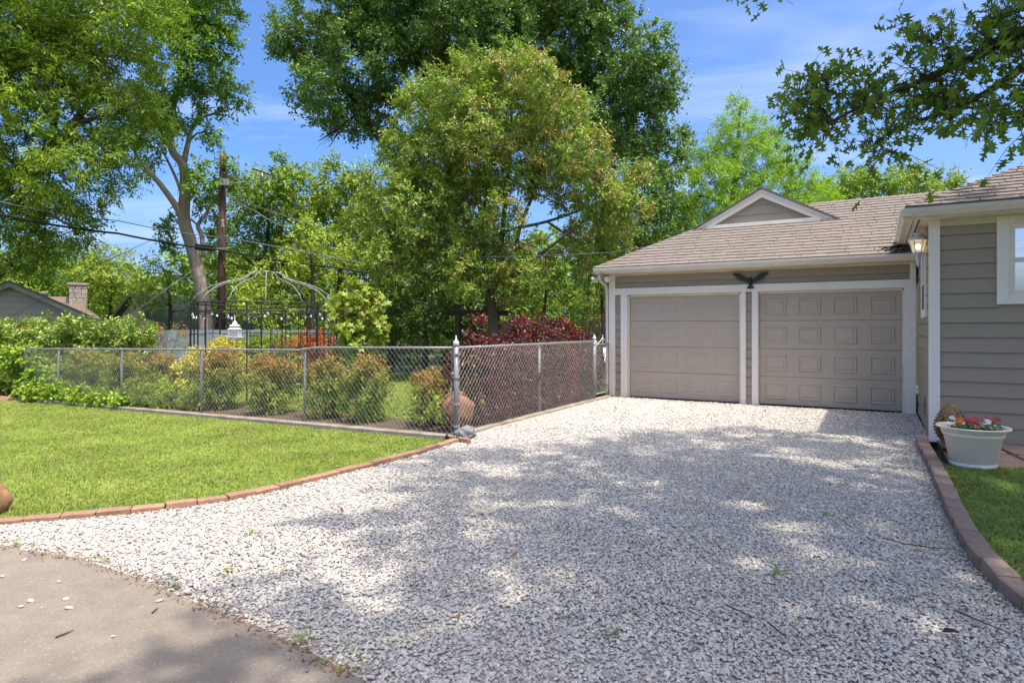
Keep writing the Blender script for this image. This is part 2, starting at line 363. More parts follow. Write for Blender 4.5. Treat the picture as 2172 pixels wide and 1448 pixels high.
# ---------------------------------------------------------------- scatter (for gravel, grass, litter)
PROTO = {}
def proto_collection(name, objs):
    c = bpy.data.collections.new(name)              # never linked to the scene
    for o in objs: c.objects.link(o)
    PROTO[name] = c
    return c
def scatter(name, pts, rot, scl, coll, seed=0):
    n = len(pts)
    me = bpy.data.meshes.new(name)
    me.vertices.add(n)
    me.vertices.foreach_set('co', np.asarray(pts, dtype=np.float32).ravel())
    a = me.attributes.new('rot', 'FLOAT_VECTOR', 'POINT'); a.data.foreach_set('vector', np.asarray(rot, dtype=np.float32).ravel())
    a = me.attributes.new('scl', 'FLOAT_VECTOR', 'POINT'); a.data.foreach_set('vector', np.asarray(scl, dtype=np.float32).ravel())
    a = me.attributes.new('idx', 'INT', 'POINT'); a.data.foreach_set('value', np.random.default_rng(seed).integers(0, len(coll.objects), n).astype(np.int32))
    o = bpy.data.objects.new(name, me); COL.objects.link(o)
    ng = bpy.data.node_groups.new(name + '_nodes', 'GeometryNodeTree')
    ng.interface.new_socket('Geometry', in_out='INPUT', socket_type='NodeSocketGeometry')
    ng.interface.new_socket('Geometry', in_out='OUTPUT', socket_type='NodeSocketGeometry')
    N, L = ng.nodes, ng.links
    gi, go = N.new('NodeGroupInput'), N.new('NodeGroupOutput')
    ip = N.new('GeometryNodeInstanceOnPoints'); ci = N.new('GeometryNodeCollectionInfo')
    ci.inputs['Collection'].default_value = coll
    ci.inputs['Separate Children'].default_value = True; ci.inputs['Reset Children'].default_value = True
    def na(nm, t):
        q = N.new('GeometryNodeInputNamedAttribute'); q.data_type = t; q.inputs['Name'].default_value = nm; return q.outputs['Attribute']
    ip.inputs['Pick Instance'].default_value = True
    L.new(gi.outputs[0], ip.inputs['Points']); L.new(ci.outputs[0], ip.inputs['Instance'])
    L.new(na('idx', 'INT'), ip.inputs['Instance Index']); L.new(na('rot', 'FLOAT_VECTOR'), ip.inputs['Rotation']); L.new(na('scl', 'FLOAT_VECTOR'), ip.inputs['Scale'])
    L.new(ip.outputs[0], go.inputs[0])
    md = o.modifiers.new('scatter', 'NODES'); md.node_group = ng
    return o
def in_poly(x, y, poly):
    ins = np.zeros(len(x), bool); n = len(poly)
    for i in range(n):
        x0, y0 = poly[i][0], poly[i][1]; x1, y1 = poly[(i+1) % n][0], poly[(i+1) % n][1]
        c = ((y0 > y) != (y1 > y)) & (x < (x1 - x0) * (y - y0) / ((y1 - y0) if y1 != y0 else 1e-9) + x0)
        ins ^= c
    return ins
def fill(poly, density, rng):
    """random points in a polygon; density(x, y) is points per square metre"""
    P = np.array([(p[0], p[1]) for p in poly]); lo, hi = P.min(0), P.max(0)
    dmax = 4000.0
    # draw in bands so that near ground can be far denser than far ground
    out = []
    step = 0.5
    for yb in np.arange(lo[1], hi[1], step):
        ym = yb + step/2
        dm = density(np.array([0.0]), np.array([ym]))[0]
        k = rng.poisson((hi[0]-lo[0]) * step * dm)
        x = rng.uniform(lo[0], hi[0], k); y = rng.uniform(yb, yb + step, k)
        out.append(np.stack([x, y], 1)[in_poly(x, y, poly)])
    return np.concatenate(out)
def in_view(p, margin=0.12):
    return (np.abs(p[:, 0]) < p[:, 1] * (0.8075 + margin) + 0.6) & (p[:, 1] > 1.5)

# ---------------------------------------------------------------- ground
def sheet(name, poly, z, m, kind='structure', thick=0.0):
    b = MB(); vs = [(p[0], p[1], z if not callable(z) else z(p)) for p in poly]
    b.add(vs, [tuple(range(len(vs)))])
    o = b.build(name, m); tag(o, kind=kind); return o
def gz(p): return fall(p)
# big ground, a grid that follows the fall of the yard
def ground_grid():
    b = MB(); xs = [-260,-120,-60] + [x*1.0 for x in range(-36, 26, 2)] + [40, 80, 160, 260]; ys = [-120,-40,-12] + [y*1.0 for y in range(-6, 44, 2)] + [60, 100, 180, 320]
    vs = [(x, y, fall((x, y)) - 0.11) for y in ys for x in xs]; w = len(xs)
    fs = [(j*w+i, j*w+i+1, (j+1)*w+i+1, (j+1)*w+i) for j in range(len(ys)-1) for i in range(w-1)]
    b.add(vs, fs); o = b.build('ground', M['far_turf'], smooth=True); tag(o, kind='structure')
ground_grid()

# brick edging line (left) and paver edging line (right), on the ground
EDGE_PX = [(968,938),(915,955),(850,974),(780,992),(700,1013),(610,1036),(500,1060),(380,1078),(250,1092),(120,1103),(0,1113)]
EDGE_L = [gnd(*p) for p in EDGE_PX] + [Vector((-5.2,4.52,0)), Vector((-7.5,4.2,0)), Vector((-11,3.9,0))]
EDGE_PX_R = [(1953,938),(1962,962),(1978,990),(1994,1022),(2012,1066),(2034,1116),(2058,1160),(2090,1206),(2130,1250),(2180,1298)]
EDGE_R = [gnd(*p) for p in EDGE_PX_R] + [Vector((2.6,2.8,0)), Vector((2.62,2.2,0)), Vector((2.75,1.5,0)), Vector((2.9,0.6,0))]
CONC = [gnd(-60,1150), gnd(60,1176), gnd(170,1192), gnd(300,1238), gnd(420,1290), gnd(520,1330), gnd(640,1385), gnd(765,1452), Vector((-0.35,2.2,0)), Vector((0.3,1.0,0)), Vector((0.6,-2,0)), Vector((-9,-2,0)), Vector((-9,3.9,0)), Vector((-5.5,4.25,0))]
HC = GC + U*0.043 - V*2.90                        # left front corner of the house
DRIVE = [v.xy for v in EDGE_L[:12]] + [Vector((-5.3,4.0)), Vector((-9,3.6)), Vector((-9,-3)), Vector((3,-3))] + [v.xy for v in EDGE_R[::-1]] + [HC.xy, GC.xy, (GC - U*5.6).xy, F(0.0,5.75).xy, F(0.02,0.0).xy]
sheet('driveway', DRIVE, 0.0, M['gravel_bed'])
b = MB(); top = [(p.x, p.y, 0.028) for p in CONC]; b.extrude([(p[0], p[1], -0.1) for p in top], (0,0,0.128))
tag(b.build('concrete_path', M['concrete']), kind='structure')

# front lawn: from the brick edging up to the fence kerb
LAWN = [v.xy for v in EDGE_L] + [Vector((-30,6)), F(30,-0.12).xy, F(0.1,-0.12).xy]
def lawn_z(x, y):
    a = -((x - FC.x)*U.x + (y - FC.y)*U.y); bb = (x - FC.x)*V.x + (y - FC.y)*V.y
    return -0.0145*np.clip(a, 0, 25) - 0.055 + 0.05*np.clip((-bb - 0.3)/3.0, 0, 1)
def lawn_sheet(name, poly, step, zf, m):
    P = [(p[0], p[1]) for p in poly]; xs = [p[0] for p in P]; ys = [p[1] for p in P]
    gx = np.arange(min(xs), max(xs)+step, step); gy = np.arange(min(ys), max(ys)+step, step)
    b = MB(); w = len(gx); X, Y = np.meshgrid(gx, gy); Z = zf(X, Y)
    cxs, cys = X[:-1,:-1]+step/2, Y[:-1,:-1]+step/2
    ok = in_poly(cxs.ravel(), cys.ravel(), P).reshape(cxs.shape)
    vs = np.stack([X.ravel(), Y.ravel(), Z.ravel()], 1)
    fs = [(j*w+i, j*w+i+1, (j+1)*w+i+1, (j+1)*w+i) for j in range(len(gy)-1) for i in range(w-1) if ok[j, i]]
    used = sorted({i for q in fs for i in q}); mp = {k: t for t, k in enumerate(used)}
    b.add([tuple(vs[k]) for k in used], [tuple(mp[i] for i in q) for q in fs])
    o = b.build(name, m, smooth=True); return tag(o, kind='structure')
lawn_sheet('front_lawn', LAWN, 0.25, lawn_z, M['turf'])
# planting bed behind the fence, back lawn
BED = [F(0.0,0.05).xy, F(30,0.05).xy, F(30,1.15).xy, F(1.6,1.15).xy, F(1.3,6.2).xy, F(0.0,6.2).xy]
def bed_z(x, y): return -0.0145*np.clip(-((x - FC.x)*U.x + (y - FC.y)*U.y), 0, 25) - 0.01
lawn_sheet('planting_bed', BED, 0.2, lambda x, y: bed_z(x, y) + 0.012, M['earth'])
BACK = [F(1.4,1.1).xy, F(14,1.1).xy, F(14,10).xy, F(-1,11.5).xy, F(-1.0,7.0).xy, F(1.3,6.2).xy]
lawn_sheet('back_lawn', BACK, 0.3, lambda x, y: bed_z(x, y) - 0.03, M['turf'])
# right lawn and patio
RL = [v.xy for v in EDGE_R[2:]] + [Vector((9,0.6)), Vector((9.5,5.2)), (HC + U*1.0 - V*1.6).xy, (HC + U*0.1 - V*2.02).xy]
lawn_sheet('side_lawn', RL, 0.12, lambda x, y: 0*x + 0.045, M['turf'])

# fence kerbs
def kerb(name, p0, p1, w, h0, h1, m, n=24):
    b = MB(); d = (p1 - p0); t = d.normalized(); s = Vector((-t.y, t.x, 0)); rr = random.Random(3)
    vs = []; fs = []
    for i in range(n + 1):
        p = p0 + d*(i/n); z = fall(p)
        j = rr.uniform(-0.004, 0.004)
        for (o, zz) in ((-w/2, h0), (-w/2, h1 - 0.012), (-w/2 + 0.012, h1), (w/2 - 0.012, h1), (w/2, h1 - 0.012), (w/2, h0)):
            q = p + s*(o + j); vs.append((q.x, q.y, z + zz + (j if zz == h1 else 0)))
    for i in range(n):
        for k in range(5): fs.append((i*6+k, i*6+k+1, (i+1)*6+k+1, (i+1)*6+k))
    fs += [tuple(range(6))[::-1], tuple(n*6 + k for k in range(6))]
    b.add(vs, fs); o = b.build(name, m); return tag(o, kind='structure')
kerb('kerb', F(-0.02,-0.02), F(13.5,-0.02), 0.17, -0.2, 0.022, M['kerb'], 60)
kerb('kerb', F(-0.04,0.12), F(-0.04,5.8), 0.12, -0.1, 0.05, M['kerb'], 30)

# ---------------------------------------------------------------- edging bricks: each brick a piece
def run_bricks(name, label, line, L, w, h, m, z0, joint, seed, cat='edging'):
    t = thing(name, label, cat, tuple(line[0]))
    rr = random.Random(seed)
    protos = []
    for k in range(5):
        b = MB(); e = 0.006
        x0, x1, y0, y1 = -L/2, L/2, -w/2, w/2
        j = lambda: rr.uniform(-0.004, 0.004)
        b.add([(x0+j(),y0+j(),0),(x1+j(),y0+j(),0),(x1+j(),y1+j(),0),(x0+j(),y1+j(),0),
               (x0+j(),y0+j(),h-e),(x1+j(),y0+j(),h-e),(x1+j(),y1+j(),h-e),(x0+j(),y1+j(),h-e),
               (x0+e*1.5,y0+e*1.5,h+j()/2),(x1-e*1.5,y0+e*1.5,h+j()/2),(x1-e*1.5,y1-e*1.5,h+j()/2),(x0+e*1.5,y1-e*1.5,h+j()/2)],
              [(0,1,5,4),(1,2,6,5),(2,3,7,6),(3,0,4,7),(4,5,9,8),(5,6,10,9),(6,7,11,10),(7,4,8,11),(8,9,10,11)])
        protos.append(b.mesh(name + '_brick', m))
    # walk the line by arc length
    acc = []; 
    for i in range(len(line)-1):
        a, c = Vector(line[i]), Vector(line[i+1]); n = max(2, int((c-a).length/0.01))
        acc += [a + (c-a)*(k/n) for k in range(n)]
    d = 0.0; start = acc[0]; i0 = 0; last = 0
    for i in range(1, len(acc)):
        d += (acc[i]-acc[i-1]).length
        if d >= L + joint:
            p, q = acc[i0], acc[i]; mid = (p+q)/2; ang = math.atan2(q.y-p.y, q.x-p.x)
            if abs(mid.x) < mid.y*0.95 + 1.2 and mid.y > 0.3:
                inst('brick', protos[rr.randrange(5)], t, (mid.x - line[0].x, mid.y - line[0].y, z0 + fall(mid) + rr.uniform(-0.006, 0.006) - line[0].z), (rr.uniform(-.02,.02), rr.uniform(-.015,.015), ang + rr.uniform(-.025,.025)), (1 + rr.uniform(-.03,.02), 1 + rr.uniform(-.06,.06), 1))
            i0 = i; d = 0.0
    return t
run_bricks('brick_edging', 'line of red bricks edging the sunny front lawn beside the gravel', EDGE_L, 0.225, 0.095, 0.07, M['brick'], -0.014, 0.004, 5)
run_bricks('paver_edging', 'curving row of brown paver stones between gravel and shaded lawn', EDGE_R, 0.285, 0.115, 0.115, M['paver'], -0.012, 0.006, 9)
b = MB(); b.box(-0.1,0.1,-0.03,0.03,0,0.07)
o = b.build('end_brick', M['brick'], bevel=0.006); o.location = gnd(984,940); o.rotation_euler = (0,0,R(-42)); tag(o, 'single red brick turned at the end of the lawn edging below the corner post', 'brick')

# flagstones
pt = thing('patio', None, None, tuple(HC), -TH, kind='structure')
sb = MB(); sb.box(0.06, 4.2, -2.05, -0.03, -0.05, 0.025); o = sb.build('mortar', M['earth'], pt)
rr = random.Random(12)
cols = [0.1, 0.78, 1.45, 2.25, 3.1, 4.1]; rows = [-0.04, -0.32, -0.86, -1.42, -2.02]
gp = {}
for i, x in enumerate(cols):
    for j, y in enumerate(rows):
        gp[i, j] = (x + (rr.uniform(-.16,.16) if 0 < i < 5 else 0), y + (rr.uniform(-.09,.09) if 0 < j < 4 else 0))
for i in range(5):
    for j in range(4):
        q = [Vector(gp[i,j]), Vector(gp[i+1,j]), Vector(gp[i+1,j+1]), Vector(gp[i,j+1])]
        c = sum(q, Vector((0,0)))/4
        ring = []
        for k in range(4):
            a, d = q[k], q[(k+1) % 4]
            for tt in (0.08, 0.5, 0.92):
                p = a.lerp(d, tt); p = p + (c-p).normalized()*(0.022 + rr.uniform(0, .016)); ring.append(p)
        b = MB(); h = 0.05 + rr.uniform(-.006, .008)
        n = len(ring)
        inner = [c + (p-c)*0.96 for p in ring]
        vs = [(p.x, p.y, 0) for p in ring] + [(p.x, p.y, h-.008) for p in ring] + [(p.x, p.y, h) for p in inner]
        fs = [tuple(range(2*n, 3*n))[::-1]] + [(k+o2*n, k+(o2+1)*n, (k+1)%n+(o2+1)*n, (k+1)%n+o2*n) for o2 in (0,1) for k in range(n)]
        b.add(vs, fs); b.build('flagstone', M['flag'], pt)

M['shingle_deck'] = mat('roof_deck_felt', (.13,.112,.095), rough=.95)
# ---------------------------------------------------------------- siding, shingles
def board(x0, x1, z0, z1, y, m, parent, name='siding_board', t0=0.026, t1=0.008):
    z0 += .009
    """lap board in the local front plane y (faces -y)"""
    b = MB(); b.hexa([(x0,y-t0,z0),(x1,y-t0,z0),(x1,y,z0),(x0,y,z0),(x0,y-t1,z1),(x1,y-t1,z1),(x1,y,z1),(x0,y,z1)])
    return b.build(name, m, parent)
def side_board(y0, y1, z0, z1, x, m, parent):
    z0 += .009
    b = MB(); b.hexa([(x-.019,y1,z0),(x-.019,y0,z0),(x,y0,z0),(x,y1,z0),(x-.006,y1,z1),(x-.006,y0,z1),(x,y0,z1),(x,y1,z1)])
    return b.build('siding_board', m, parent)
def clip2(poly, a, bb, c):
    """keep a*x + bb*y + c >= 0"""
    out = []
    for i in range(len(poly)):
        p, q = poly[i], poly[(i+1) % len(poly)]
        dp, dq = a*p[0]+bb*p[1]+c, a*q[0]+bb*q[1]+c
        if dp >= 0: out.append(p)
        if dp*dq < 0:
            t = dp/(dp-dq); out.append((p[0]+(q[0]-p[0])*t, p[1]+(q[1]-p[1])*t))
    return out
def shingle_slope(parent, O, X, Y, N, length, height, clips, expo=0.152, tab=0.33, seed=1, limit=300, view=None):
    """shingles on a roof plane: O origin at the eave, X along it, Y up the slope, N outward; clips are half planes in (x, y)"""
    rr = random.Random(seed); full = {}; items = []
    nrow = int(height/expo) + 1
    for r in range(nrow):
        off = (r % 2)*tab/2 + rr.uniform(-.03,.03); x = -off - tab
        while x < length:
            w = tab if rr.random() < .72 else tab*rr.choice((.75, 1.35))
            x0, x1, y0, y1 = x + .004, x + w - .004, r*expo, (r+1)*expo + .012
            x += w
            poly = [(x0,y0),(x1,y0),(x1,y1),(x0,y1)]
            for c in [(1,0,0),(-1,0,length),(0,-1,height)] + clips:
                poly = clip2(poly, *c)
                if len(poly) < 3: break
            if len(poly) < 3: continue
            area = abs(sum(poly[i][0]*poly[(i+1)%len(poly)][1]-poly[(i+1)%len(poly)][0]*poly[i][1] for i in range(len(poly))))/2
            if area < 0.0015: continue
            cen = O + X*sum(p[0] for p in poly)/len(poly) + Y*sum(p[1] for p in poly)/len(poly)
            items.append((poly, y0, rr.uniform(-.0012,.0012), rr.uniform(0,.002), cen, area))
    if view: items.sort(key=lambda it: view(it[4]))
    def geo(b, poly, y0, tilt, lift):
        def top(p): 
            k = (p[1]-y0)/expo
            return O + X*p[0] + Y*p[1] + N*(0.012*(1-k) + 0.003 + lift*(1-k) + tilt)
        vs = [top(p) for p in poly] + [O + X*p[0] + Y*p[1] - N*0.002 for p in poly]; n = len(poly)
        b.add(vs, [tuple(range(n))] + [(i, i+n, (i+1)%n+n, (i+1)%n) for i in range(n)])
    rest = MB()
    for k, it in enumerate(items):
        if k < limit:
            b = MB(); geo(b, *it[:4]); b.build('shingle', M['shingle'], parent)
        else: geo(rest, *it[:4])
    if rest.v:
        o = rest.build('shingles', M['shingle'], parent); o['kind'] = 'stuff'
def caps(parent, A, B, w, step, n1, n2, m, name='ridge_shingle'):
    """folded cap shingles along a hip or ridge from A up to B; n1, n2 point down the two slopes"""
    d = (B-A); L = d.length; t = d.normalized(); k = 0; s = 0.0; rr = random.Random(4)
    while s < L - step*0.3:
        p = A + t*s; q = A + t*min(L, s + step*1.15); up = (-(n1+n2)).normalized() if (n1+n2).length > 1e-6 else Vector((0,0,1))
        up = Vector((0,0,1)); lo, hi = 0.03 + rr.uniform(0,.003), 0.014
        b = MB(); b.add([p + n1*w + up*(lo-.012), p + up*lo, p + n2*w + up*(lo-.012), q + n1*w + up*(hi-.012), q + up*hi, q + n2*w + up*(hi-.012),
                         p + n1*w + up*(lo-.03), p + up*(lo-.018), p + n2*w + up*(lo-.03)],
                        [(0,1,4,3),(1,2,5,4),(0,6,7,1),(1,7,8,2)])
        b.build(name, m, parent); s += step
def gutter(parent, A, B, out, m, name='gutter', h=0.105, d=0.12):
    """K-style gutter: profile swept from A to B (back top edge); out points away from the wall"""
    prof = [(0,0),(0,-h),(d*0.6,-h),(d*0.72,-h*0.75),(d*0.95,-h*0.45),(d,-h*0.16),(d,0.004),(d-.012,0.004),(d-.012,-.012),(0.01,-.012)]
    vs = []; n = len(prof)
    for P in (A, B):
        for (x, z) in prof: vs.append(P + out*x + Vector((0,0,z)))
    b = MB(); b.add(vs, [tuple(range(n))[::-1], tuple(range(n, 2*n))] + [(i, (i+1)%n, n+(i+1)%n, n+i) for i in range(n)])
    return b.build(name, m, parent)

# ---------------------------------------------------------------- garage (local frame: x right along the front, y into it)
gar = thing('attached_garage', 'grey double garage with white trim, two closed panel doors and gabled shingle roof', 'garage', tuple(GC), -TH)
XL, TP = -5.51, math.tan(R(28.25))
w = MB(); w.box(XL, XL+.1, 0.02, 6.5, 0.0, 2.6); w.box(XL+.1, 0.0, 0.02, 0.1, 2.15, 2.72)
w.box(XL+.1, -5.11, 0.02, 0.1, 0.0, 2.15); w.box(-2.84, -2.53, 0.02, 0.1, 0, 2.15); w.box(-0.17, 0.0, 0.02, 0.1, 0, 2.15)
w.box(XL+.1, 4.0, 6.4, 6.5, 0, 2.6); w.box(XL+.1, 0.0, 0.5, 0.55, 0, 2.6)
wall = w.build('wall', M['siding'], gar)
for (x0, x1, za, zb) in ((-5.387,-5.261,0.0,2.16), (-2.749,-2.638,0.0,2.16)):
    z = za
    while z < zb - .02: board(x0, x1, z, min(z+.178, zb), 0.02, M['siding'], wall); z += .178
board(-5.387, -0.09, 2.30, 2.405, 0.02, M['siding'], wall); board(-5.387, -0.09, 2.405, 2.59, 0.02, M['siding'], wall)
def trim(x0, x1, y0, y1, z0, z1, parent, m='trim', name='trim_board', bev=0.004):
    b = MB(); b.box(x0, x1, y0, y1, z0, z1); return b.build(name, M[m], parent, bevel=bev)
trim(XL-.012, -5.387, -0.022, 0.12, 0, 2.592, gar, name='corner_board')
trim(-0.088, -0.002, -0.022, 0.02, 2.3, 2.592, gar, name='corner_board')
trim(-5.387, -0.002, -0.026, 0.02, 2.158, 2.3, gar, name='header_board')
trim(-5.261, -5.115, -0.022, 0.02, 0, 2.158, gar); trim(-2.844, -2.749, -0.022, 0.02, 0, 2.158, gar)
trim(-2.638, -2.528, -0.022, 0.02, 0, 2.158, gar); trim(-0.17, -0.002, -0.022, 0.02, 0, 2.158, gar)
for x in (-5.115, -2.877, -2.545, -0.203):   # door stops set back beside the doors
    trim(x, x+.033, 0.02, 0.075, 0, 2.13, gar, 'soffit', 'door_stop', 0.003)
for (x0, x1) in ((-5.082, -2.877), (-2.512, -0.203)): trim(x0, x1, 0.02, 0.07, 2.115, 2.158, gar, 'soffit', 'door_stop', 0.003)
def garage_door(x0, x1, depth):
    d = MB(); d.box(x0, x1, 0.1, 0.13, 0.02, 2.14); dr = d.build('garage_door', M['dark'], gar)
    n = 4; h = 2.1/n
    for k in range(n):
        b = MB(); z0 = 0.03 + k*h
        b.box(x0+.002, x1-.002, 0.07, 0.1, z0 + .002, z0 + h - .002); b.build('door_section', M['door'], dr, bevel=0.006)
        pw = (x1-x0)/4
        for j in range(4):
            a, c = x0 + j*pw + pw*.17, x0 + (j+1)*pw - pw*.17; zz0, zz1 = z0 + .105, z0 + h - .115; y = 0.07
            p = MB(); rings = []
            for ins, dy in ((0, 0.0), (.016, -depth), (.03, -depth*.2), (.05, -depth*.1), (.062, -depth*.7)):
                rings.append([(a+ins,y+dy-.0006,zz0+ins),(c-ins,y+dy-.0006,zz0+ins),(c-ins,y+dy-.0006,zz1-ins),(a+ins,y+dy-.0006,zz1-ins)])
            vs = [q for r_ in rings for q in r_]; fs = [(i*4+e, i*4+(e+1)%4, (i+1)*4+(e+1)%4, (i+1)*4+e) for i in range(4) for e in range(4)] + [(16,17,18,19)]
            p.add(vs, fs); p.build('panel', M['door'], dr)
    b = MB(); b.box(x0+.002, x1-.002, 0.075, 0.1, 0.004, 0.03); b.build('bottom_seal', M['rubber'], dr)
garage_door(-5.082, -2.877, 0.006); garage_door(-2.512, -0.203, 0.014)
# eave
EV = -0.40
b = MB(); b.box(XL-.215, 0.0, EV+.13, 0.02, 2.592, 2.612); b.build('soffit', M['soffit'], gar)
b = MB(); b.box(XL-.215, 0.0, EV+.105, EV+.13, 2.592, 2.7); b.build('fascia', M['gutter'], gar)
b = MB(); b.box(-5.387, -0.0, -0.02, 0.019, 2.56, 2.591); b.build('frieze_board', M['soffit'], gar)
gutter(gar, Vector((XL-.215, EV+.105, 2.7)), Vector((0.03, EV+.105, 2.7)), Vector((0,-1,0)), M['gutter'])
gutter(gar, Vector((XL-.2, EV+.105, 2.7)), Vector((XL-.2, 6.5, 2.7)), Vector((-1,0,0)), M['gutter'], d=.02)
# roof: Dutch hip. Eave line y=EV at z=2.715; centre x=-2.655; gablet foot at y=1.36
zE, yG, XC = 2.712, 1.36, -2.655
xE = XL - .215                                     # left eave
def slope_z(y): return zE + (y - EV)*TP
zG = slope_z(yG); zR = 2.712 + (XC - xE)*TP         # gablet foot, garage ridge
WR = 2.62; zW = slope_z(EV + WR)                    # ridge of the wing to the right
rf = MB()
d = .03
# front slope deck
rf.add([(xE,EV,zE-.01),(0.5,EV,zE-.01),(8,EV,zE-.01),(8,EV+WR,zW-.01),(xE+ (yG-EV),yG,zG-.01),(-0.9,EV+WR,zW-.01),(XC,yG,zG-.01)], [(0,1,6,4),(1,2,3,5),(1,5,6)])
rf.add([(-2,EV+WR,zW-.01),(8,EV+WR,zW-.01),(8,EV+2*WR,zE-.01),(-2,EV+2*WR,zE-.01)], [(0,1,2,3)])
# left slope, right slope, garage ridge running back
rf.add([(xE,EV,zE-.01),(xE,6.9,zE-.01),(XC,6.9,zR-.01),(XC,yG-.12,zR-.01),(xE+(yG-EV)-.1,yG-.12,zG-.06)], [(0,4,3,2,1)])
rf.add([(-XL+2*XC+.215,6.9,zE-.01),(XC,6.9,zR-.01),(XC,yG-.12,zR-.01),(2*XC-xE-(yG-EV)+.1,yG-.12,zG-.06),(2*XC-xE-(yG-EV)+1.4,yG+1.3,zG-.06-.7)], [(0,1,2,3,4)])
rf.add([(xE,6.9,zE-.01),(0.4,6.9,zE-.01),(XC,6.9,zR-.01)], [(0,1,2)])
rf.add([(xE,EV,zE-.01),(xE,6.9,zE-.01),(XL,6.9,2.59),(XL,EV,2.59)], [(0,1,2,3)])
roof = rf.build('roof', M['shingle_deck'], gar)
O = Vector((xE, EV, zE)); Y = Vector((0, 1, TP)).normalized(); N = Vector((0,-TP,1)).normalized()
cs = math.cos(R(28.25)); hW = WR/cs; hG = (yG-EV)/cs
def gview(c): 
    p = GC + U*c.x + V*c.y; k = abs(p.x/p.y - 0.62)
    return (0 if (c.x < 0.6) else 5) + (p.length if c.y < 9 else 99)
# left of the gablet's right foot only up to the gablet; right of it up to the wing ridge
gx1 = 2*XC - xE - (yG - EV)
shingle_slope(roof, O, Vector((1,0,0)), Y, N, gx1 - xE, hG, [(1,-cs,0)], seed=2, limit=160, view=gview)
shingle_slope(roof, O + Vector((gx1-xE,0,0)), Vector((1,0,0)), Y, N, 2.6, hW, [], seed=3, limit=140, view=gview)
# strip between the gablet's right slope and the wing slope above the gablet foot
Pg = Vector((gx1, yG, zG)); 
shingle_slope(roof, Vector((gx1-1.35, yG, zG)), Vector((1,0,0)), Y, N, 1.35, hW-hG, [(1, 0.0, 0)], seed=5, limit=0)
caps(roof, Vector((xE,EV,zE)), Vector((xE+(yG-EV), yG, zG)), .1, .145, Vector((0.7,0,0.0)), Vector((0,0.7,0.0)), M['shingle'])
caps(roof, Vector((8,EV+WR,zW)), Vector((-1.8,EV+WR,zW)), .12, .15, Vector((0,-0.85,-.45)), Vector((0,0.85,-.45)), M['shingle'])
# gablet
gab = MB(); gab.add([(xE+(yG-EV),yG,zG-.02),(gx1,yG,zG-.02),(XC,yG,zR-.03)], [(0,1,2)])
g = gab.build('gablet', M['siding'], gar)
hwid = XC - (xE + (yG-EV)); z = zG
while z < zR - .18:
    k0, k1 = (zR - z)/(zR-zG), (zR - min(z+.19, zR-.16))/(zR-zG)
    b = MB(); z1 = min(z+.19, zR-.1); y = yG
    b.hexa([(XC-hwid*k0,y-.02,z),(XC+hwid*k0,y-.02,z),(XC+hwid*k0,y-.001,z),(XC-hwid*k0,y-.001,z),(XC-hwid*k1,y-.008,z1),(XC+hwid*k1,y-.008,z1),(XC+hwid*k1,y-.001,z1),(XC-hwid*k1,y-.001,z1)])
    b.build('siding_board', M['siding'], g); z += .19
for sgn in (-1, 1):                                 # rake boards: wide fascia and a proud upper strip
    A = Vector((XC + sgn*(hwid+.10), 0, zG-.045)); B = Vector((XC, 0, zR + .012))
    for (w0, w1, yy, nm) in ((0.0, .165, yG-.075, 'rake_board'), (0.0, .06, yG-.1, 'rake_moulding')):
        b = MB(); dn = Vector((0,0,-1))
        P = [A + dn*0, B + dn*0, B + dn*w1*1.13, A + Vector((-sgn*w1*1.9,0,0))]
        b.extrude([(p.x, yG-.02, p.z) for p in P], (0, yy-(yG-.02), 0)); b.build(nm, M['trim'], g)
    b = MB(); b.extrude([(A.x + sgn*.05, yG-.13, A.z+.0), (XC, yG-.13, zR+.035), (XC, yG-.13, zR+.014), (A.x, yG-.13, A.z+.002)], (0, 1.0, 0)); b.build('rake_shingle', M['shingle'], g)
b = MB(); b.box(xE+(yG-EV)+.2, gx1-.2, yG-.1, yG-.02, zG-.05, zG+.022); b.build('sill_flashing', M['trim'], g)
# downspout
b = MB(); b.tube([(XL-.12,-.3,2.6),(XL-.12,-.3,2.5),(XL-.10,-.2,2.43),(XL-.07,-.07,2.36),(XL-.06,-.01,2.26),(XL-.06,-.005,0.12),(XL-.06,-.09,0.05)], .034, 10); b.build('downspout', M['gutter'], gar, smooth=True)
b = MB(); b.lathe([(0.06,0),(0.06,.18),(.085,.2),(.085,.28),(.04,.32)], 12, c=(-4.75, 2.1, 3.1)); b.build('roof_vent', M['galv'], gar, smooth=True)

# eagle over the doors
eg = thing('eagle_plaque', 'black cast metal eagle with spread wings above the garage doors', 'eagle plaque', tuple(GC + U*(-2.66) - V*0.03 + Vector((0,0,2.36))), -TH)
half = [(0.0,.0),(.03,.035),(.07,.02),(.12,.07),(.19,.115),(.27,.13),(.33,.118),(.295,.075),(.285,.078),(.25,.03),(.235,.034),(.2,-.01),(.185,-.004),(.15,-.035),(.13,-.028),(.09,-.055),(.05,-.06)]
for sgn in (-1, 1):
    b = MB(); b.extrude([(sgn*x, 0, z+.03) for (x, z) in half], (0,-.022,0)); b.build('wing', M['black_metal'], eg, bevel=0.004)
b = MB(); b.sphere((0,-.02,-.03), .05, 10, 8, (.8,.6,1.6)); b.sphere((-.01,-.03,.045), .028, 10, 8); b.tube([(-.03,-.035,.045),(-.06,-.04,.03)], [.012,.003], 6); b.build('body', M['black_metal'], eg, smooth=True)
b = MB(); b.extrude([(-.05,0,-.1),(.05,0,-.1),(.07,0,-.15),(.02,0,-.135),(0,0,-.16),(-.02,0,-.135),(-.07,0,-.15)], (0,-.018,0)); b.build('tail', M['black_metal'], eg)

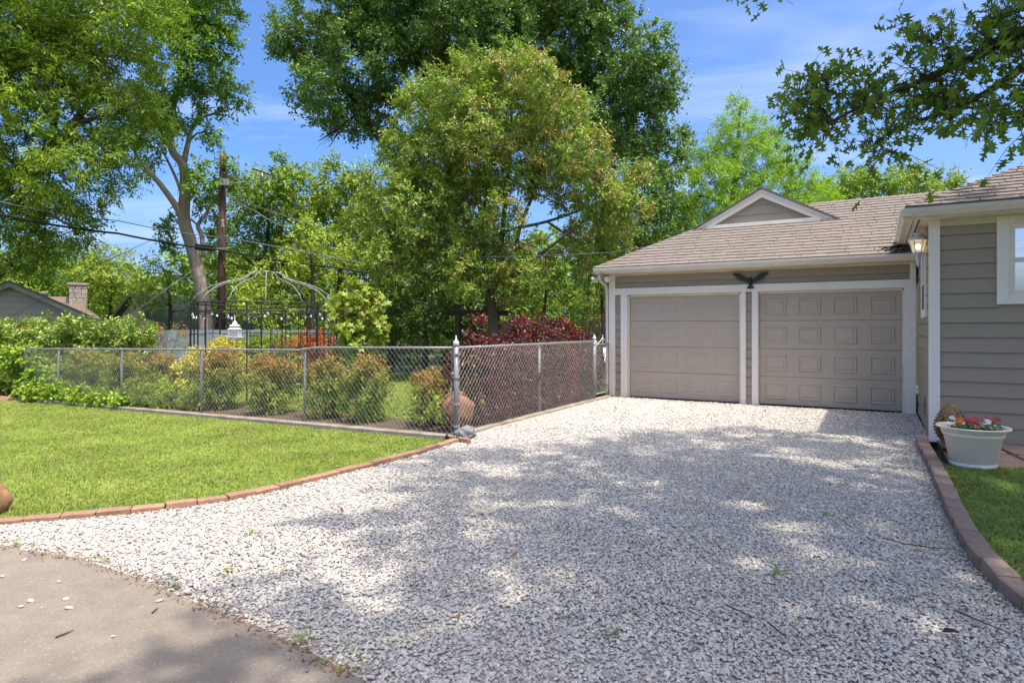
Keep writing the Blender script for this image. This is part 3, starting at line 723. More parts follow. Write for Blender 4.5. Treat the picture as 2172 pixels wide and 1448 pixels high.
# twin floodlight at the garage corner
fl = thing('floodlight', 'cream twin floodlight under the left corner of the garage eave', 'floodlight', tuple(GC + U*(XL-.1) - V*0.2 + Vector((0,0,2.56))), -TH)
b = MB(); b.lathe([(.06,0),(.06,.025),(.05,.03)], 14); b.build('base', M['gutter'], fl)
for sx, sy in ((-.13, .02), (.1, -.04)):
    b = MB(); A = Vector((0,0,0)); B = Vector((sx, sy, -.07)); b.tube([A, A.lerp(B,.5)+Vector((0,0,-.01)), B], .016, 8)
    dr = (Vector((sx*1.3, sy-.1, -.03))).normalized(); q = dr.to_track_quat('Z','Y').to_matrix().to_4x4(); Mx = Matrix.Translation(B) @ q
    b.lathe([(.02,-.05),(.035,-.02),(.04,.03),(.065,.08),(.067,.1),(.05,.1)], 16, m=Mx); b.build('lamp_head', M['gutter'], fl, smooth=True)
b = MB(); b.lathe([(.022,0),(.03,-.03),(.02,-.06),(.001,-.07)], 10, c=(0,-.02,-.01)); b.build('sensor', M['white_metal'], fl, smooth=True)

# ---------------------------------------------------------------- house (same axes, origin at its left front corner)
ho = thing('house', 'grey lap-sided house with white corner boards, window and hipped shingle roof', 'house', tuple(HC), -TH)
w = MB(); w.box(0.02, 9, 0.02, .12, 0, 2.86); w.box(0.0, .1, 0.12, 2.87, 0, 2.95); w.box(8.9, 9, .12, 8, 0, 2.86)
hw = w.build('wall', M['siding'], ho)
wx0, wx1, wz0, wz1 = 0.677, 1.93, 1.765, 2.86
z = 0.035; k = 0
while z < 2.85:
    z1 = min(z + .187, 2.858)
    segs = [(0.09, 9.0)] if z1 <= wz0 + .01 else [(0.09, wx0 + .02), (wx1 - .02, 9.0)]
    for (x0, x1) in segs: board(x0, x1, z, z1, 0.02, M['siding'], hw)
    z += .187
z = 0.035
while z < 2.9:
    side_board(-0.02 + .1, 2.87, z, min(z+.187, 2.9), 0.0, M['siding'], hw); z += .187
b = MB(); b.box(-.028, .09, -.03, .018, 0, 2.86); b.box(-.028, -.0012, .018, .1, 0, 2.86); b.build('corner_board', M['trim'], ho, bevel=.004)
# eaves
he = -.40
b = MB(); b.box(-.20, 9, he+.13, .02, 2.86, 2.88); b.box(-.20, 0.0, .02, 3.2, 2.86, 2.88); b.build('soffit', M['soffit'], ho)
b = MB(); b.box(.09, 9, -.022, .019, 2.78, 2.859); b.build('frieze_board', M['soffit'], ho)
b = MB(); b.box(-.15, -.135, -.2, 3.0, 2.853, 2.8595); b.build('soffit_vent', M['dark'], ho)
b = MB(); b.box(-.235, 9, he+.105, he+.13, 2.86, 2.98); b.box(-.235, -.21, he+.13, 3.2, 2.86, 2.98); b.build('fascia', M['gutter'], ho)
gutter(ho, Vector((-.335, he+.105, 2.985)), Vector((9, he+.105, 2.985)), Vector((0,-1,0)), M['gutter'])
gutter(ho, Vector((-.235, he+.0, 2.985)), Vector((-.235, 3.05, 2.985)), Vector((-1,0,0)), M['gutter'])
hp = math.tan(R(25)); hs = math.cos(R(25)); hx, hy_, hz = -.30, he - .02, 2.995; RD = 4.2
rf = MB()
rf.add([(hx,hy_,hz-.01),(12,hy_,hz-.01),(12,hy_+RD,hz+RD*hp-.01),(hx+RD,hy_+RD,hz+RD*hp-.01),(hx,hy_+2*RD,hz-.01),(12,hy_+2*RD,hz-.01)], [(0,1,2,3),(0,3,4),(3,2,5,4)])
hroof = rf.build('roof', M['shingle_deck'], ho)
shingle_slope(hroof, Vector((hx,hy_,hz)), Vector((1,0,0)), Vector((0,1,hp)).normalized(), Vector((0,-hp,1)).normalized(), 4.0, RD/hs, [(1,-hs,0)], seed=6, limit=230, view=lambda c: c.x*1.2 + c.y, tab=0.29)
Oh = Vector((hx,hy_+2*RD,hz)); shingle_slope(hroof, Oh, Vector((0,-1,0)), Vector((1,0,hp)).normalized(), Vector((-hp,0,1)).normalized(), 2*RD, RD/hs, [(1,-hs,0),(-1,-hs,2*RD)], seed=8, limit=0)
caps(hroof, Vector((hx,hy_,hz)), Vector((hx+RD, hy_+RD, hz+RD*hp)), .11, .15, Vector((0.8,0,.0)), Vector((0,0.8,0.0)), M['shingle'])
# front window
win = thing('window', None, None); win.parent = ho
del_keys = [k for k in ('label','category') if k in win]
def wbox(x0,x1,y0,y1,z0,z1,m,name,bev=.004):
    b = MB(); b.box(x0,x1,y0,y1,z0,z1); return b.build(name, M[m], win, bevel=bev)
cw = .125
wbox(wx0, wx0+cw, -.028, .02, wz0, wz1-.005, 'trim', 'casing'); wbox(wx1-cw, wx1, -.028, .02, wz0, wz1-.005, 'trim', 'casing')
wbox(wx0+cw, wx1-cw, -.026, .02, wz0, wz0+.105, 'trim', 'casing'); wbox(wx0+cw, wx1-cw, -.026, .02, wz1-.11, wz1-.005, 'trim', 'casing')
ix0, ix1, iz0, iz1 = wx0+cw, wx1-cw, wz0+.105, wz1-.11; zm = (iz0+iz1)/2 + .0
for (a, c, e, f_) in ((ix0, ix0+.028, iz0, iz1), (ix1-.028, ix1, iz0, iz1), (ix0+.028, ix1-.028, iz0, iz0+.028), (ix0+.028, ix1-.028, iz1-.028, iz1)):
    wbox(a, c, -.012, .019, e, f_, 'trim', 'frame')
glass, n_, l_, b_ = new_mat('window_glass')
b_.inputs['Base Color'].default_value = (0.25, 0.29, 0.32, 1); b_.inputs['Roughness'].default_value = 0.02; b_.inputs['Specular IOR Level'].default_value = 0.9
tb = n_.new('ShaderNodeBsdfTransparent'); gl = n_.new('ShaderNodeBsdfGlossy'); gl.inputs['Roughness'].default_value = 0.015; gl.inputs['Color'].default_value = (.9,.93,.95,1)
ms = n_.new('ShaderNodeMixShader'); ms.inputs[0].default_value = 0.6
l_.new(tb.outputs[0], ms.inputs[1]); l_.new(gl.outputs[0], ms.inputs[2]); l_.new(ms.outputs[0], n_['Material Output'].inputs['Surface'])
M['glass'] = glass
for (e, f_, y) in ((zm, iz1-.028, .0), (iz0+.028, zm, .012)):
    a, c = ix0+.028, ix1-.028; sf = .03
    for (p, q, r_, s_) in ((a, a+sf, e, f_), (c-sf, c, e, f_), (a+sf, c-sf, e, e+sf), (a+sf, c-sf, f_-sf, f_)):
        wbox(p, q, y-.004, y+.016, r_, s_, 'trim', 'sash', .003)
    b = MB(); b.box(a+sf, c-sf, y+.004, y+.008, e+sf, f_-sf); b.build('pane', glass, win)
M['blind'] = mat('blind_slat', (.5,.51,.52), rough=.6)
for k in range(16):
    zz = iz0 + .03 + k*.046
    b = MB(); b.hexa([(ix0+.03,.0185,zz),(ix1-.03,.0185,zz),(ix1-.03,.0195,zz),(ix0+.03,.0195,zz),(ix0+.03,.0188,zz+.04),(ix1-.03,.0188,zz+.04),(ix1-.03,.0198,zz+.04),(ix0+.03,.0198,zz+.04)])
    b.build('blind_slat', M['blind'], win)
# small side window, vent and lantern on the left flank of the house
sw = thing('window', None, None); sw.parent = ho
def sbox(y0,y1,z0,z1,x0,x1,m,name):
    b = MB(); b.box(x0,x1,y0,y1,z0,z1); return b.build(name, M[m], sw, bevel=.003)
sy0, sy1, sz0, sz1 = 0.72, 1.62, 1.62, 2.62
sbox(sy0, sy0+.1, sz0, sz1, -.04, -.0, 'trim', 'casing'); sbox(sy1-.1, sy1, sz0, sz1, -.04, -.0, 'trim', 'casing'); sbox(sy0+.1, sy1-.1, sz0, sz0+.12, -.038, 0, 'trim', 'casing'); sbox(sy0+.1, sy1-.1, sz1-.1, sz1, -.038, 0, 'trim', 'casing')
sbox(sy0+.1, sy1-.1, sz0+.12, sz0+.5, -.024, -.02, 'black_metal', 'screen'); sbox(sy0+.1, sy1-.1, sz0+.5, sz1-.1, -.024, -.02, 'blind', 'curtain'); sbox(sy0+.1, sy1-.1, sz0+.485, sz0+.515, -.032, -.0245, 'trim', 'sash')
b = MB(); b.box(-.034,-.02,.95,1.2,.22,.5); vt = b.build('vent', M['siding'], ho, bevel=.006)
for k in range(4):
    b = MB(); b.box(-.042,-.034,.99,1.16,.26+k*.055,.29+k*.055); b.build('louver', M['siding'], vt)

ln = thing('wall_lantern', 'lit white carriage lantern on the side wall below the house eave', 'lantern', tuple(HC + V*0.62 + U*(-.12) + Vector((0,0,2.42))), -TH)
b = MB(); b.tube([(.2,0,.12),(.1,0,.1),(.02,0,.03),(0,0,.09)], [.014]*4, 8); b.tube([(0,0,-.1),(0,0,-.08),(0,0,.08)], [.006,.016,.034], 10); b.build('bracket', M['white_metal'], ln, smooth=True)
b = MB(); b.lathe([(.03,.08),(.062,.085),(.064,.104),(.03,.104)], 12); b.build('cup', M['white_metal'], ln)
for k in range(6):
    a = k*math.pi/3; b = MB(); b.tube([(math.cos(a)*.062,math.sin(a)*.062,.1),(math.cos(a)*.105,math.sin(a)*.105,.27)], .007, 5); b.build('cage_bar', M['white_metal'], ln)
lg, n_, l_, b_ = new_mat('lantern_glass'); b_.inputs['Base Color'].default_value = (.8,.76,.68,1); b_.inputs['Emission Color'].default_value = (1,.72,.36,1); b_.inputs['Emission Strength'].default_value = 0.08; b_.inputs['Roughness'].default_value = .3
lm = n_.new('ShaderNodeMixShader'); lm.inputs[0].default_value = .55; lt = n_.new('ShaderNodeBsdfTransparent'); l_.new(b_.outputs[0], lm.inputs[1]); l_.new(lt.outputs[0], lm.inputs[2]); l_.new(lm.outputs[0], n_['Material Output'].inputs['Surface'])
b = MB(); b.lathe([(.058,.105),(.101,.268)], 6, caps=False); b.build('glass', lg, ln)
le, n_, l_, b_ = new_mat('lantern_bulb'); b_.inputs['Emission Color'].default_value = (1,.75,.42,1); b_.inputs['Emission Strength'].default_value = 1.6
b = MB(); b.sphere((0,0,.18), .04, 10, 8); b.build('bulb', le, ln, smooth=True)
b = MB(); b.lathe([(.115,.265),(.12,.28),(.075,.325),(.05,.335),(.062,.36),(.03,.385),(.008,.39),(.012,.415),(.001,.425)], 12); b.build('cap', M['white_metal'], ln, smooth=False)

# wet leaves and litter caught where the house eave meets the garage roof
rr = random.Random(31); lt_ = thing('roof_debris', 'dark clump of rotting leaves in the valley between garage and house roofs', 'debris', tuple(HC + V*2.62 + U*(-.32) + Vector((0,0,2.72))), -TH)
for k in range(26):
    x, y = rr.gauss(-.02,.09), rr.gauss(0,.12); b = MB(); q = Matrix.Translation((x, y, max(0, .03 + y*.5) + rr.uniform(0,.05))) @ Matrix.Rotation(rr.uniform(0,6.28), 4, 'Z') @ Matrix.Rotation(rr.uniform(-.7,.7), 4, 'X')
    L = rr.uniform(.05,.1); b.add([q @ Vector(p) for p in ((-L,0,0),(-L*.3,L*.35,.01),(L*.5,L*.28,0),(L,0,.012),(L*.4,-L*.35,0),(-L*.4,-L*.3,.008))], [(0,1,2,3,4,5)]); b.build('leaf', M['soil_dark'] if 'soil_dark' in M else M['dark'], lt_)
for (dx, dy) in ((-.4,.25),(-.28,.1)): b = MB(); b.tube([(0,0,.05),(dx*.5,dy*.5,.12),(dx,dy,.13)], [.008,.006,.003], 5); b.build('twig', M['dark'], lt_)

# ---------------------------------------------------------------- chain-link fence
def link_mesh(L, zlo, zhi, P, N, pitch=0.088, r=0.0016, barbs=True):
    """diagonal wires between zlo(x) and zhi(x); P(x, z) gives the world point, N the fence normal"""
    b = MB()
    H = 1.25; k = -int(H/pitch) - 2
    while k*pitch < L + H:
        for sg in (1, -1):
            pts = []
            z = 0.0
            while z <= H + 1e-6:
                x = k*pitch + (z if sg > 0 else H - z)*0.92
                if 0 <= x <= L and zlo(x) <= z <= zhi(x): pts.append((x, z))
                z += 0.02
            if len(pts) > 1:
                a, c = pts[0], pts[-1]
                b.tube([P(*a) + N*0.002*sg, P(*c) + N*0.002*sg], r, 4, caps=False)
        k += 1
    if barbs:
        x = pitch/2
        while x < L:
            z = zhi(x); p = P(x, z - .01); q = P(x + .012, z + .022); b.tube([p, P(x+.004, z+.012), q], r*0.95, 3, caps=False)
            x += pitch
    return b
def rail_h(a):
    return 1.20 - 0.0145*a - 0.04*min(1, max(0, (a - 2.7)/0.35))
fe = thing('chain_link_fence', 'galvanised chain-link fence with a top rail around the planting bed', 'fence', tuple(F(0,0)))
b = MB(); b.tube([F(a, 0, rail_h(a)) for a in [0.04,1,2,2.6,2.75,2.9,3.05,3.3,4.5,6,8,10,12.2]], .018, 10); b.build('top_rail', M['galv'], fe, smooth=True, world=True)
b = MB(); b.tube([F(0, t, 1.2) for t in (0.04, 1.5, 3, 4.83)], .018, 10); b.build('top_rail', M['galv'], fe, smooth=True, world=True)
for a in (2.96, 5.62, 8.2, 10.7, 12.2):
    b = MB(); b.tube([F(a, .03, fall(F(a,0))-.1), F(a, .03, rail_h(a)-.01)], .021, 10); p = b.build('post', M['galv'], fe, smooth=True, world=True)
    b = MB(); b.sphere(F(a,.02,rail_h(a)), .034, 10, 6, (1,1,.8)); b.build('cap', M['galv'], p, smooth=True, world=True)
for t in (2.5,):
    b = MB(); b.tube([F(.03, t, -.1), F(.03, t, 1.19)], .024, 10); b.build('post', M['galv'], fe, smooth=True, world=True)
b = MB(); b.tube([F(0,0,-.05), F(0,0,1.24)], .033, 16); cp = b.build('corner_post', M['galv'], fe, smooth=True, world=True)
b = MB(); b.lathe([(.04,0),(.04,.05),(.026,.06),(.012,.075),(.006,.13),(.001,.14)], 12, c=tuple(F(0,0,1.235))); b.build('cap', M['white_metal'], cp, smooth=True, world=True)
for z in (.12, .42, .78, 1.1):
    b = MB(); b.lathe([(.0365,0),(.043,.003),(.043,.026),(.0365,.029)], 14, c=tuple(F(0,0,z))); b.tube([F(.03,0,z+.014), F(.075,0,z+.014)], .012, 6); b.tube([F(0,.03,z+.014), F(0,.075,z+.014)], .012, 6)
    b.build('tension_band', M['galv'], cp, world=True)
for (a, t) in ((.07,0),(0,.07)):
    b = MB(); b.tube([F(a,t,.04), F(a,t,1.21)], .007, 6); b.build('tension_bar', M['galv'], cp, world=True)
b = link_mesh(12.2, lambda x: .035 - .0145*x, lambda x: rail_h(x) + .015, lambda x, z: F(x, -.022, z), V); o = b.build('wire_mesh', M['galv_wire'], fe, world=True); o['kind'] = 'stuff'
b = link_mesh(4.8, lambda x: .06, lambda x: 1.2 + .015, lambda x, z: F(-.022, x, z), U, r=.0014); o = b.build('wire_mesh', M['galv_wire'], fe, world=True); o['kind'] = 'stuff'
b = MB(); b.tube([F(0,4.85,-.05), F(0,4.85,1.24)], .032, 12); gp_ = b.build('gate_post', M['galv'], fe, smooth=True, world=True)
b = MB(); b.lathe([(.036,0),(.036,.04),(.02,.06),(.006,.1),(.001,.11)], 10, c=tuple(F(0,4.85,1.235))); b.build('cap', M['white_metal'], gp_, smooth=True, world=True)
for z in (.2,.55,.9,1.12):
    b = MB(); b.lathe([(.033,0),(.039,.003),(.039,.024),(.033,.027)], 12, c=tuple(F(0,4.85,z))); b.build('tension_band', M['galv'], gp_, world=True)

gt = thing('garden_gate', 'narrow chain-link garden gate with scrolled top next to the garage', 'gate', tuple(F(0,4.95)))
g0, g1 = 4.92, 5.68
b = MB(); b.tube([F(0,g0,.12),F(0,g0,1.06),F(0,g0+.02,1.11),F(0,g0+.07,1.13),F(0,g1-.07,1.13),F(0,g1-.02,1.11),F(0,g1,1.06),F(0,g1,.12),F(0,g0,.12)], .019, 8); b.build('frame', M['galv'], gt, smooth=True, world=True)
b = link_mesh(g1-g0, lambda x: .12, lambda x: 1.12, lambda x, z: F(-.012, g0+x, z), U, barbs=False); o = b.build('wire_mesh', M['galv_wire'], gt, world=True); o['kind'] = 'stuff'
gm = (g0+g1)/2
for k, pts in enumerate(([(g0+.08,1.14),(gm-.12,1.2),(gm,1.27),(gm+.12,1.2),(g1-.08,1.14)], [(gm,1.14),(gm,1.33)], [(g0+.03,1.14),(g0+.03,1.19),(g0+.06,1.2),(g0+.07,1.17)], [(g1-.03,1.14),(g1-.03,1.19),(g1-.06,1.2),(g1-.07,1.17)])):
    b = MB(); b.tube([F(0,y,z) for (y, z) in pts], .008, 6); b.build('scroll', M['white_metal'], gt, world=True)
b = MB(); b.tube([F(-.04,gm-.04,1.06),F(-.04,gm-.05,.92),F(-.04,gm-.02,.84),F(-.04,gm+.02,.84),F(-.04,gm+.04,.92),F(-.04,gm+.03,1.06)], [.014,.022,.016,.016,.022,.014], 8); b.tube([F(-.04,gm,.85),F(-.045,gm-.01,.76),F(-.045,gm+.02,.74)], [.012,.02,.012], 8); b.build('ornament', M['white_metal'], gt, smooth=True, world=True)
b = MB(); b.tube([F(0,g1-.01,.72),F(0,g1+.16,.74)], .012, 6); b.tube([F(-.03,g1+.02,.72),F(-.03,g1+.02,.84)], .01, 6); b.build('latch', M['galv'], gt, world=True)
for z in (.2, 1.0):
    b = MB(); b.tube([F(0,g0-.06,z),F(0,g0+.02,z)], .014, 8); b.tube([F(0,g0-.03,z-.03),F(0,g0-.03,z+.04)], .012, 8); b.build('hinge', M['galv'], gt, world=True)
b = MB(); b.tube([F(0,5.82,-.05), F(0,5.82,1.2)], .026, 10); o = b.build('latch_post', M['galv'], smooth=True); tag(o, 'short steel latch post between the garden gate and the downspout', 'post')

# ---------------------------------------------------------------- objects by the fence corner
US = .9
ur = thing('terracotta_urn', 'round terracotta urn lying on its side behind the corner post', 'urn', tuple(F(.27,.42,.27)))
mx = Matrix.Rotation(R(20), 4, 'Z') @ Matrix.Rotation(R(-52), 4, 'X') @ Matrix.Scale(.92, 4)
b = MB(); b.lathe([(.11,-.23),(.17,-.2),(.245,-.08),(.262,.02),(.25,.1),(.2,.16),(.185,.19),(.215,.21),(.22,.235),(.19,.235),(.165,.2),(.18,.15),(.21,.08)], 32, m=mx, caps=False); b.lathe([(.11,-.23),(.001,-.225)], 32, m=mx, caps=False); b.build('body', M['terracotta'], ur, smooth=True)
for s in (-1, 1):
    b = MB(); b.tube([mx @ Vector((s*.2,0,.2)), mx @ Vector((s*.275,0,.19)), mx @ Vector((s*.29,0,.12)), mx @ Vector((s*.25,0,.07))], [.018,.022,.022,.018], 8); b.build('handle', M['terracotta'], ur, smooth=True)

def lump(name, loc, r, m, label, cat, seed, sc=(1,1,1), amp=.22, sub=3, freq=2.2):
    import bmesh
    from mathutils import noise
    bm = bmesh.new(); bmesh.ops.create_icosphere(bm, subdivisions=sub, radius=1)
    sd = Vector((seed*3.1, seed*1.7, seed*.9))
    for v in bm.verts:
        k = 1 + amp*noise.noise(v.co*freq + sd) + amp*.4*noise.noise(v.co*freq*3 + sd)
        v.co = Vector((v.co.x*sc[0], v.co.y*sc[1], v.co.z*sc[2]))*k*r
    me = bpy.data.meshes.new(name); bm.to_mesh(me); bm.free(); me.materials.append(m)
    me.polygons.foreach_set('use_smooth', [True]*len(me.polygons))
    o = bpy.data.objects.new(name, me); COL.objects.link(o); o.location = loc
    if label: tag(o, label, cat)
    return o
gr = lump('grey_rock', gnd(987,930) + Vector((0,0,.07)), .115, M['rock'], 'grey furrowed rock at the foot of the corner post', 'rock', 4, (1.1,.9,.85), .3, 4, 2.0)
lump('orange_boulder', gnd(-58,1098) + Vector((0,.12,.08)), .16, M['orange_rock'], 'orange sandstone boulder at the left border of the lawn', 'boulder', 9, (1,1,1.15), .34)
b = MB(); b.lathe([(.035,0),(.035,.012),(.03,.016),(.012,.018),(.011,.022),(.001,.022)], 16); o = b.build('sprinkler_head', M['sprinkler'], smooth=False); o.location = gnd(205,1080); tag(o, 'green plastic sprinkler cap in the grass beside the brick edging', 'sprinkler')
b = MB(); b.lathe([(.02,0),(.02,.05),(.028,.055),(.028,.075),(.012,.08),(.012,.1),(.001,.1)], 12); o = b.build('garden_spigot', M['rubber'], smooth=False); o.location = F(.06,-.13,-.06); tag(o, 'small black riser against the kerb under the corner post', 'riser')

# ---------------------------------------------------------------- flower tub and cone
pp = HC + U*.24 - V*1.86 + Vector((0,0,.052))
tub = thing('flower_tub', 'large round cream plastic flower tub on the flagstones', 'planter', tuple(pp))
b = MB(); b.lathe([(.19,.0),(.2,.012),(.205,.05),(.198,.056),(.203,.06),(.252,.32),(.262,.325),(.266,.335),(.268,.35),(.278,.395),(.285,.4),(.318,.402),(.323,.41),(.318,.418),(.29,.416),(.28,.4),(.275,.36),(.001,.36)], 48); b.build('pot', M['pot'], tub, smooth=True)
b = MB(); b.lathe([(.274,.365),(.15,.375),(.001,.38)], 24, caps=False); b.build('soil', M['soil'], tub)
pc = at(2016, 900, 7.5); pc.z = .05
co = thing('pine_cone_ornament', 'carved tan pine-cone ornament against the siding behind the flower tub', 'ornament', tuple(pc))
b = MB(); b.lathe([(.1,0),(.1,.03),(.06,.05),(.055,.1),(.09,.12),(.13,.2),(.14,.3),(.12,.4),(.07,.49),(.03,.53),(.001,.545)], 24); b.build('core', M['cone'], co, smooth=True)
rows_ = 11
for i in range(rows_):
    k = i/(rows_-1); z = .14 + .38*k; r = .02 + .135*math.sin(math.pi*(.18 + .8*k))**.75*(1 - .25*k); n = max(5, int(15*r/.14))
    for j in range(n):
        a = 2*math.pi*(j + (i % 2)*.5)/n; mxx = Matrix.Translation((math.cos(a)*r, math.sin(a)*r, z)) @ Matrix.Rotation(a, 4, 'Z') @ Matrix.Rotation(R(-22 + 35*k), 4, 'Y')
        s = .034*(1 - .35*k)
        b = MB(); b.add([mxx @ Vector(p) for p in ((-.03,-s*.9,.016),(-.03,s*.9,.016),(.01,s*.95,.0),(.032,s*.45,-.014),(.036,0,-.018),(.032,-s*.45,-.014),(.01,-s*.95,.0),(-.03,0,-.035))], [(0,6,5,4,3,2,1),(7,4,5,6,0),(7,1,2,3,4)])
        b.build('scale', M['cone'], co)
# bedding plants in the tub
M['bed_leaf'] = leaf_mat('bedding_leaf', (.04,.1,.02), (.09,.19,.04), .25, .4)
def petal_mat(n, c):
    m = mat(n, c, tuple(x*.75 for x in c), scale=20, rough=.55); return m
PC = {'red': petal_mat('red_petal', (.42,.02,.03)), 'crimson': petal_mat('crimson_petal', (.36,.012,.06)), 'orange': petal_mat('orange_petal', (.75,.13,.02)), 'white': petal_mat('white_petal', (.78,.76,.74))}
spots = [(-.2,-.06,'orange','orange-flowered bedding plant at the left rim of the flower tub',3),(-.15,.08,'white','white-flowered bedding plant near the cone at the tub\'s left side',2),(-.09,-.02,'crimson','dark red bedding plant between the orange and the central flowers',5),(0,.0,'red','bright red bedding plant in the middle of the flower tub',6),(.08,.1,'red','tallest red bedding plant at the back of the flower tub',5),(.1,-.08,'white','white-flowered bedding plant right of the middle of the tub',2),(.19,.0,'crimson','crimson bedding plant at the right rim of the flower tub',5)]
rr = random.Random(21)
for (x, y, c, lab, nf) in spots:
    x2, y2 = x*U.x + y*V.x, x*U.y + y*V.y
    x2, y2 = x, y
    fp = thing('bedding_plant', lab, 'flower', (pp.x + x2, pp.y + y2, pp.z + .37), 0, 'bedding plants in the flower tub')
    b = MB()
    for k in range(26):
        a = rr.uniform(0, 6.28); e = rr.uniform(.1, 1.1); L = rr.uniform(.04,.06); r0 = rr.uniform(.01,.06); base = Vector((math.cos(a)*r0, math.sin(a)*r0, rr.uniform(.01,.075)))
        d = Vector((math.cos(a)*math.cos(e), math.sin(a)*math.cos(e), math.sin(e)*.5)); s = Vector((-math.sin(a), math.cos(a), .2)).normalized()*L*.32; nrm = d.cross(s).normalized()*.006
        b.add([base, base + d*L*.5 + s - nrm, base + d*L, base + d*L*.5 - s - nrm], [(0,1,2),(0,2,3)])
    o = b.build('leaves', M['bed_leaf'], fp)
    at_ = o.data.attributes.new('rnd', 'FLOAT', 'FACE'); at_.data.foreach_set('value', [rr.random() for _ in range(len(o.data.polygons))])
    for k in range(nf):
        a = rr.uniform(0, 6.28); r0 = rr.uniform(.0,.06); c0 = Vector((math.cos(a)*r0, math.sin(a)*r0, rr.uniform(.075,.115)))
        up = Vector((rr.uniform(-.5,.5), rr.uniform(-.9,.0), .8)).normalized(); q = up.to_track_quat('Z','Y').to_matrix().to_4x4(); mxx = Matrix.Translation(c0) @ q
        b = MB()
        for j in range(5):
            t0 = 2*math.pi*j/5 + rr.uniform(-.1,.1)
            pr = [(0,0,0)] + [(math.cos(t0 + dd)*ll, math.sin(t0 + dd)*ll, hh) for (dd, ll, hh) in ((-.5,.018,.006),(-.42,.03,.009),(0,.034,.006),(.42,.03,.009),(.5,.018,.006))]
            b.add([mxx @ Vector(p) for p in pr], [(0,1,2,3,4,5)])
        b.build('blossom', PC[c], fp)

# ---------------------------------------------------------------- garden furniture beyond the fence
gz_c = at(565, 700, 14.1); gz_c.z = fall(gz_c)
gaz = thing('metal_gazebo', 'round black metal garden gazebo with an open silver ribbed dome', 'gazebo', tuple(gz_c))
GR, NS = 1.52, 8
ang = [2*math.pi*(k + .28)/NS for k in range(NS)]
def ring(z, r, rad, name, m):
    b = MB(); b.tube([(math.cos(2*math.pi*k/48)*r, math.sin(2*math.pi*k/48)*r, z) for k in range(49)], rad, 6, caps=False); return b.build(name, M[m], gaz)
Zg = 1.99 - gz_c.z
for z, rd in ((Zg, .017), (Zg-.17, .014)): ring(z, GR, rd, 'hoop', 'black_metal')
for k, a in enumerate(ang):
    x, y = math.cos(a)*GR, math.sin(a)*GR
    for dd in (-.09, .09):
        a2 = a + dd; b = MB(); b.tube([(math.cos(a2)*GR, math.sin(a2)*GR, 0), (math.cos(a2)*GR, math.sin(a2)*GR, Zg)], .016, 6); b.build('post', M['black_metal'], gaz)
    for z in (.4, .75, 1.08, 1.42, Zg-.3):
        b = MB(); b.tube([(math.cos(a+e)*GR, math.sin(a+e)*GR, z) for e in (-.09,0,.09)], .009, 5); b.build('rung', M['black_metal'], gaz)
    if k in (5,): continue                         # the way in
    for f_ in (.28, .5, .72):
        a2 = a + f_*2*math.pi/NS; b = MB(); zt = Zg - .18 if f_ == .5 else Zg - .42
        b.tube([(math.cos(a2)*GR, math.sin(a2)*GR, 0), (math.cos(a2)*GR, math.sin(a2)*GR, zt)], .008, 5); b.build('bar', M['black_metal'], gaz)
    for z in (.2, 1.08, 1.44):
        b = MB(); b.tube([(math.cos(a + e*2*math.pi/NS)*GR, math.sin(a + e*2*math.pi/NS)*GR, z) for e in (.1,.3,.5,.7,.9)], .009, 5); b.build('cross_rail', M['black_metal'], gaz)
for k in range(13):
    a = 2*math.pi*(k+.5)/13
    prof = [(GR,Zg),(GR*.9,Zg+.2),(GR*.75,Zg+.36),(GR*.57,Zg+.47),(GR*.4,Zg+.53),(GR*.32,Zg+.57),(GR*.25,Zg+.66),(GR*.17,Zg+.715),(.1,Zg+.725)]
    b = MB(); b.tube([(math.cos(a)*r, math.sin(a)*r, z) for (r, z) in prof], .0065, 6); b.build('dome_rib', M['silver'], gaz, smooth=True)
ring(Zg+.725, .1, .014, 'crown_hoop', 'silver')
# string lights
sl = thing('string_lights', 'string of clear globe bulbs hung inside the gazebo top', 'string lights', tuple(gz_c))
pts = []
for k in range(97):
    a = 2*math.pi*k/96; s = abs(math.sin(a*8))*.07; pts.append((math.cos(a)*(GR-.05), math.sin(a)*(GR-.05), Zg-.2-s))
b = MB(); b.tube(pts, .005, 4); b.build('cord', M['rubber'], sl)
bulb = mat('clear_bulb', (.8,.8,.78), rough=.15); mb_ = MB(); mb_.sphere((0,0,-.05), .028, 8, 6); mb_.tube([(0,0,-.03),(0,0,0)], .011, 6); bm_ = mb_.mesh('bulb', bulb, True)
for k in range(2, 96, 4): inst('bulb', bm_, sl, pts[k])
# hanging bird cage
bc = at(498, 716, 12.9)
cg = thing('bird_cage', 'white pagoda-shaped bird cage hanging from the gazebo hoop', 'bird cage', tuple(bc))
b = MB(); b.box(-.125,.125,-.125,.125,0,.02); b.build('tray', M['white_metal'], cg, bevel=.004)
for (hw_, z0, z1) in ((.095,.02,.17),(.068,.17,.24)):
    for s in range(4):
        q = Matrix.Rotation(math.pi/2*s, 4, 'Z')
        for k in range(7):
            x = -hw_ + 2*hw_*k/6.0
            if k == 6: continue
            b = MB(); b.tube([q @ Vector((x,-hw_,z0)), q @ Vector((x,-hw_,z1))], .0042, 4); b.build('cage_bar', M['white_metal'], cg)
    b = MB(); e = hw_ + .012
    b.add([(-e,-e,z1),(e,-e,z1),(e,e,z1),(-e,e,z1),(-hw_*.72,-hw_*.72,z1+.03),(hw_*.72,-hw_*.72,z1+.03),(hw_*.72,hw_*.72,z1+.03),(-hw_*.72,hw_*.72,z1+.03)], [(0,1,5,4),(1,2,6,5),(2,3,7,6),(3,0,4,7),(4,5,6,7),(0,3,2,1)]); b.build('tier', M['white_metal'], cg)
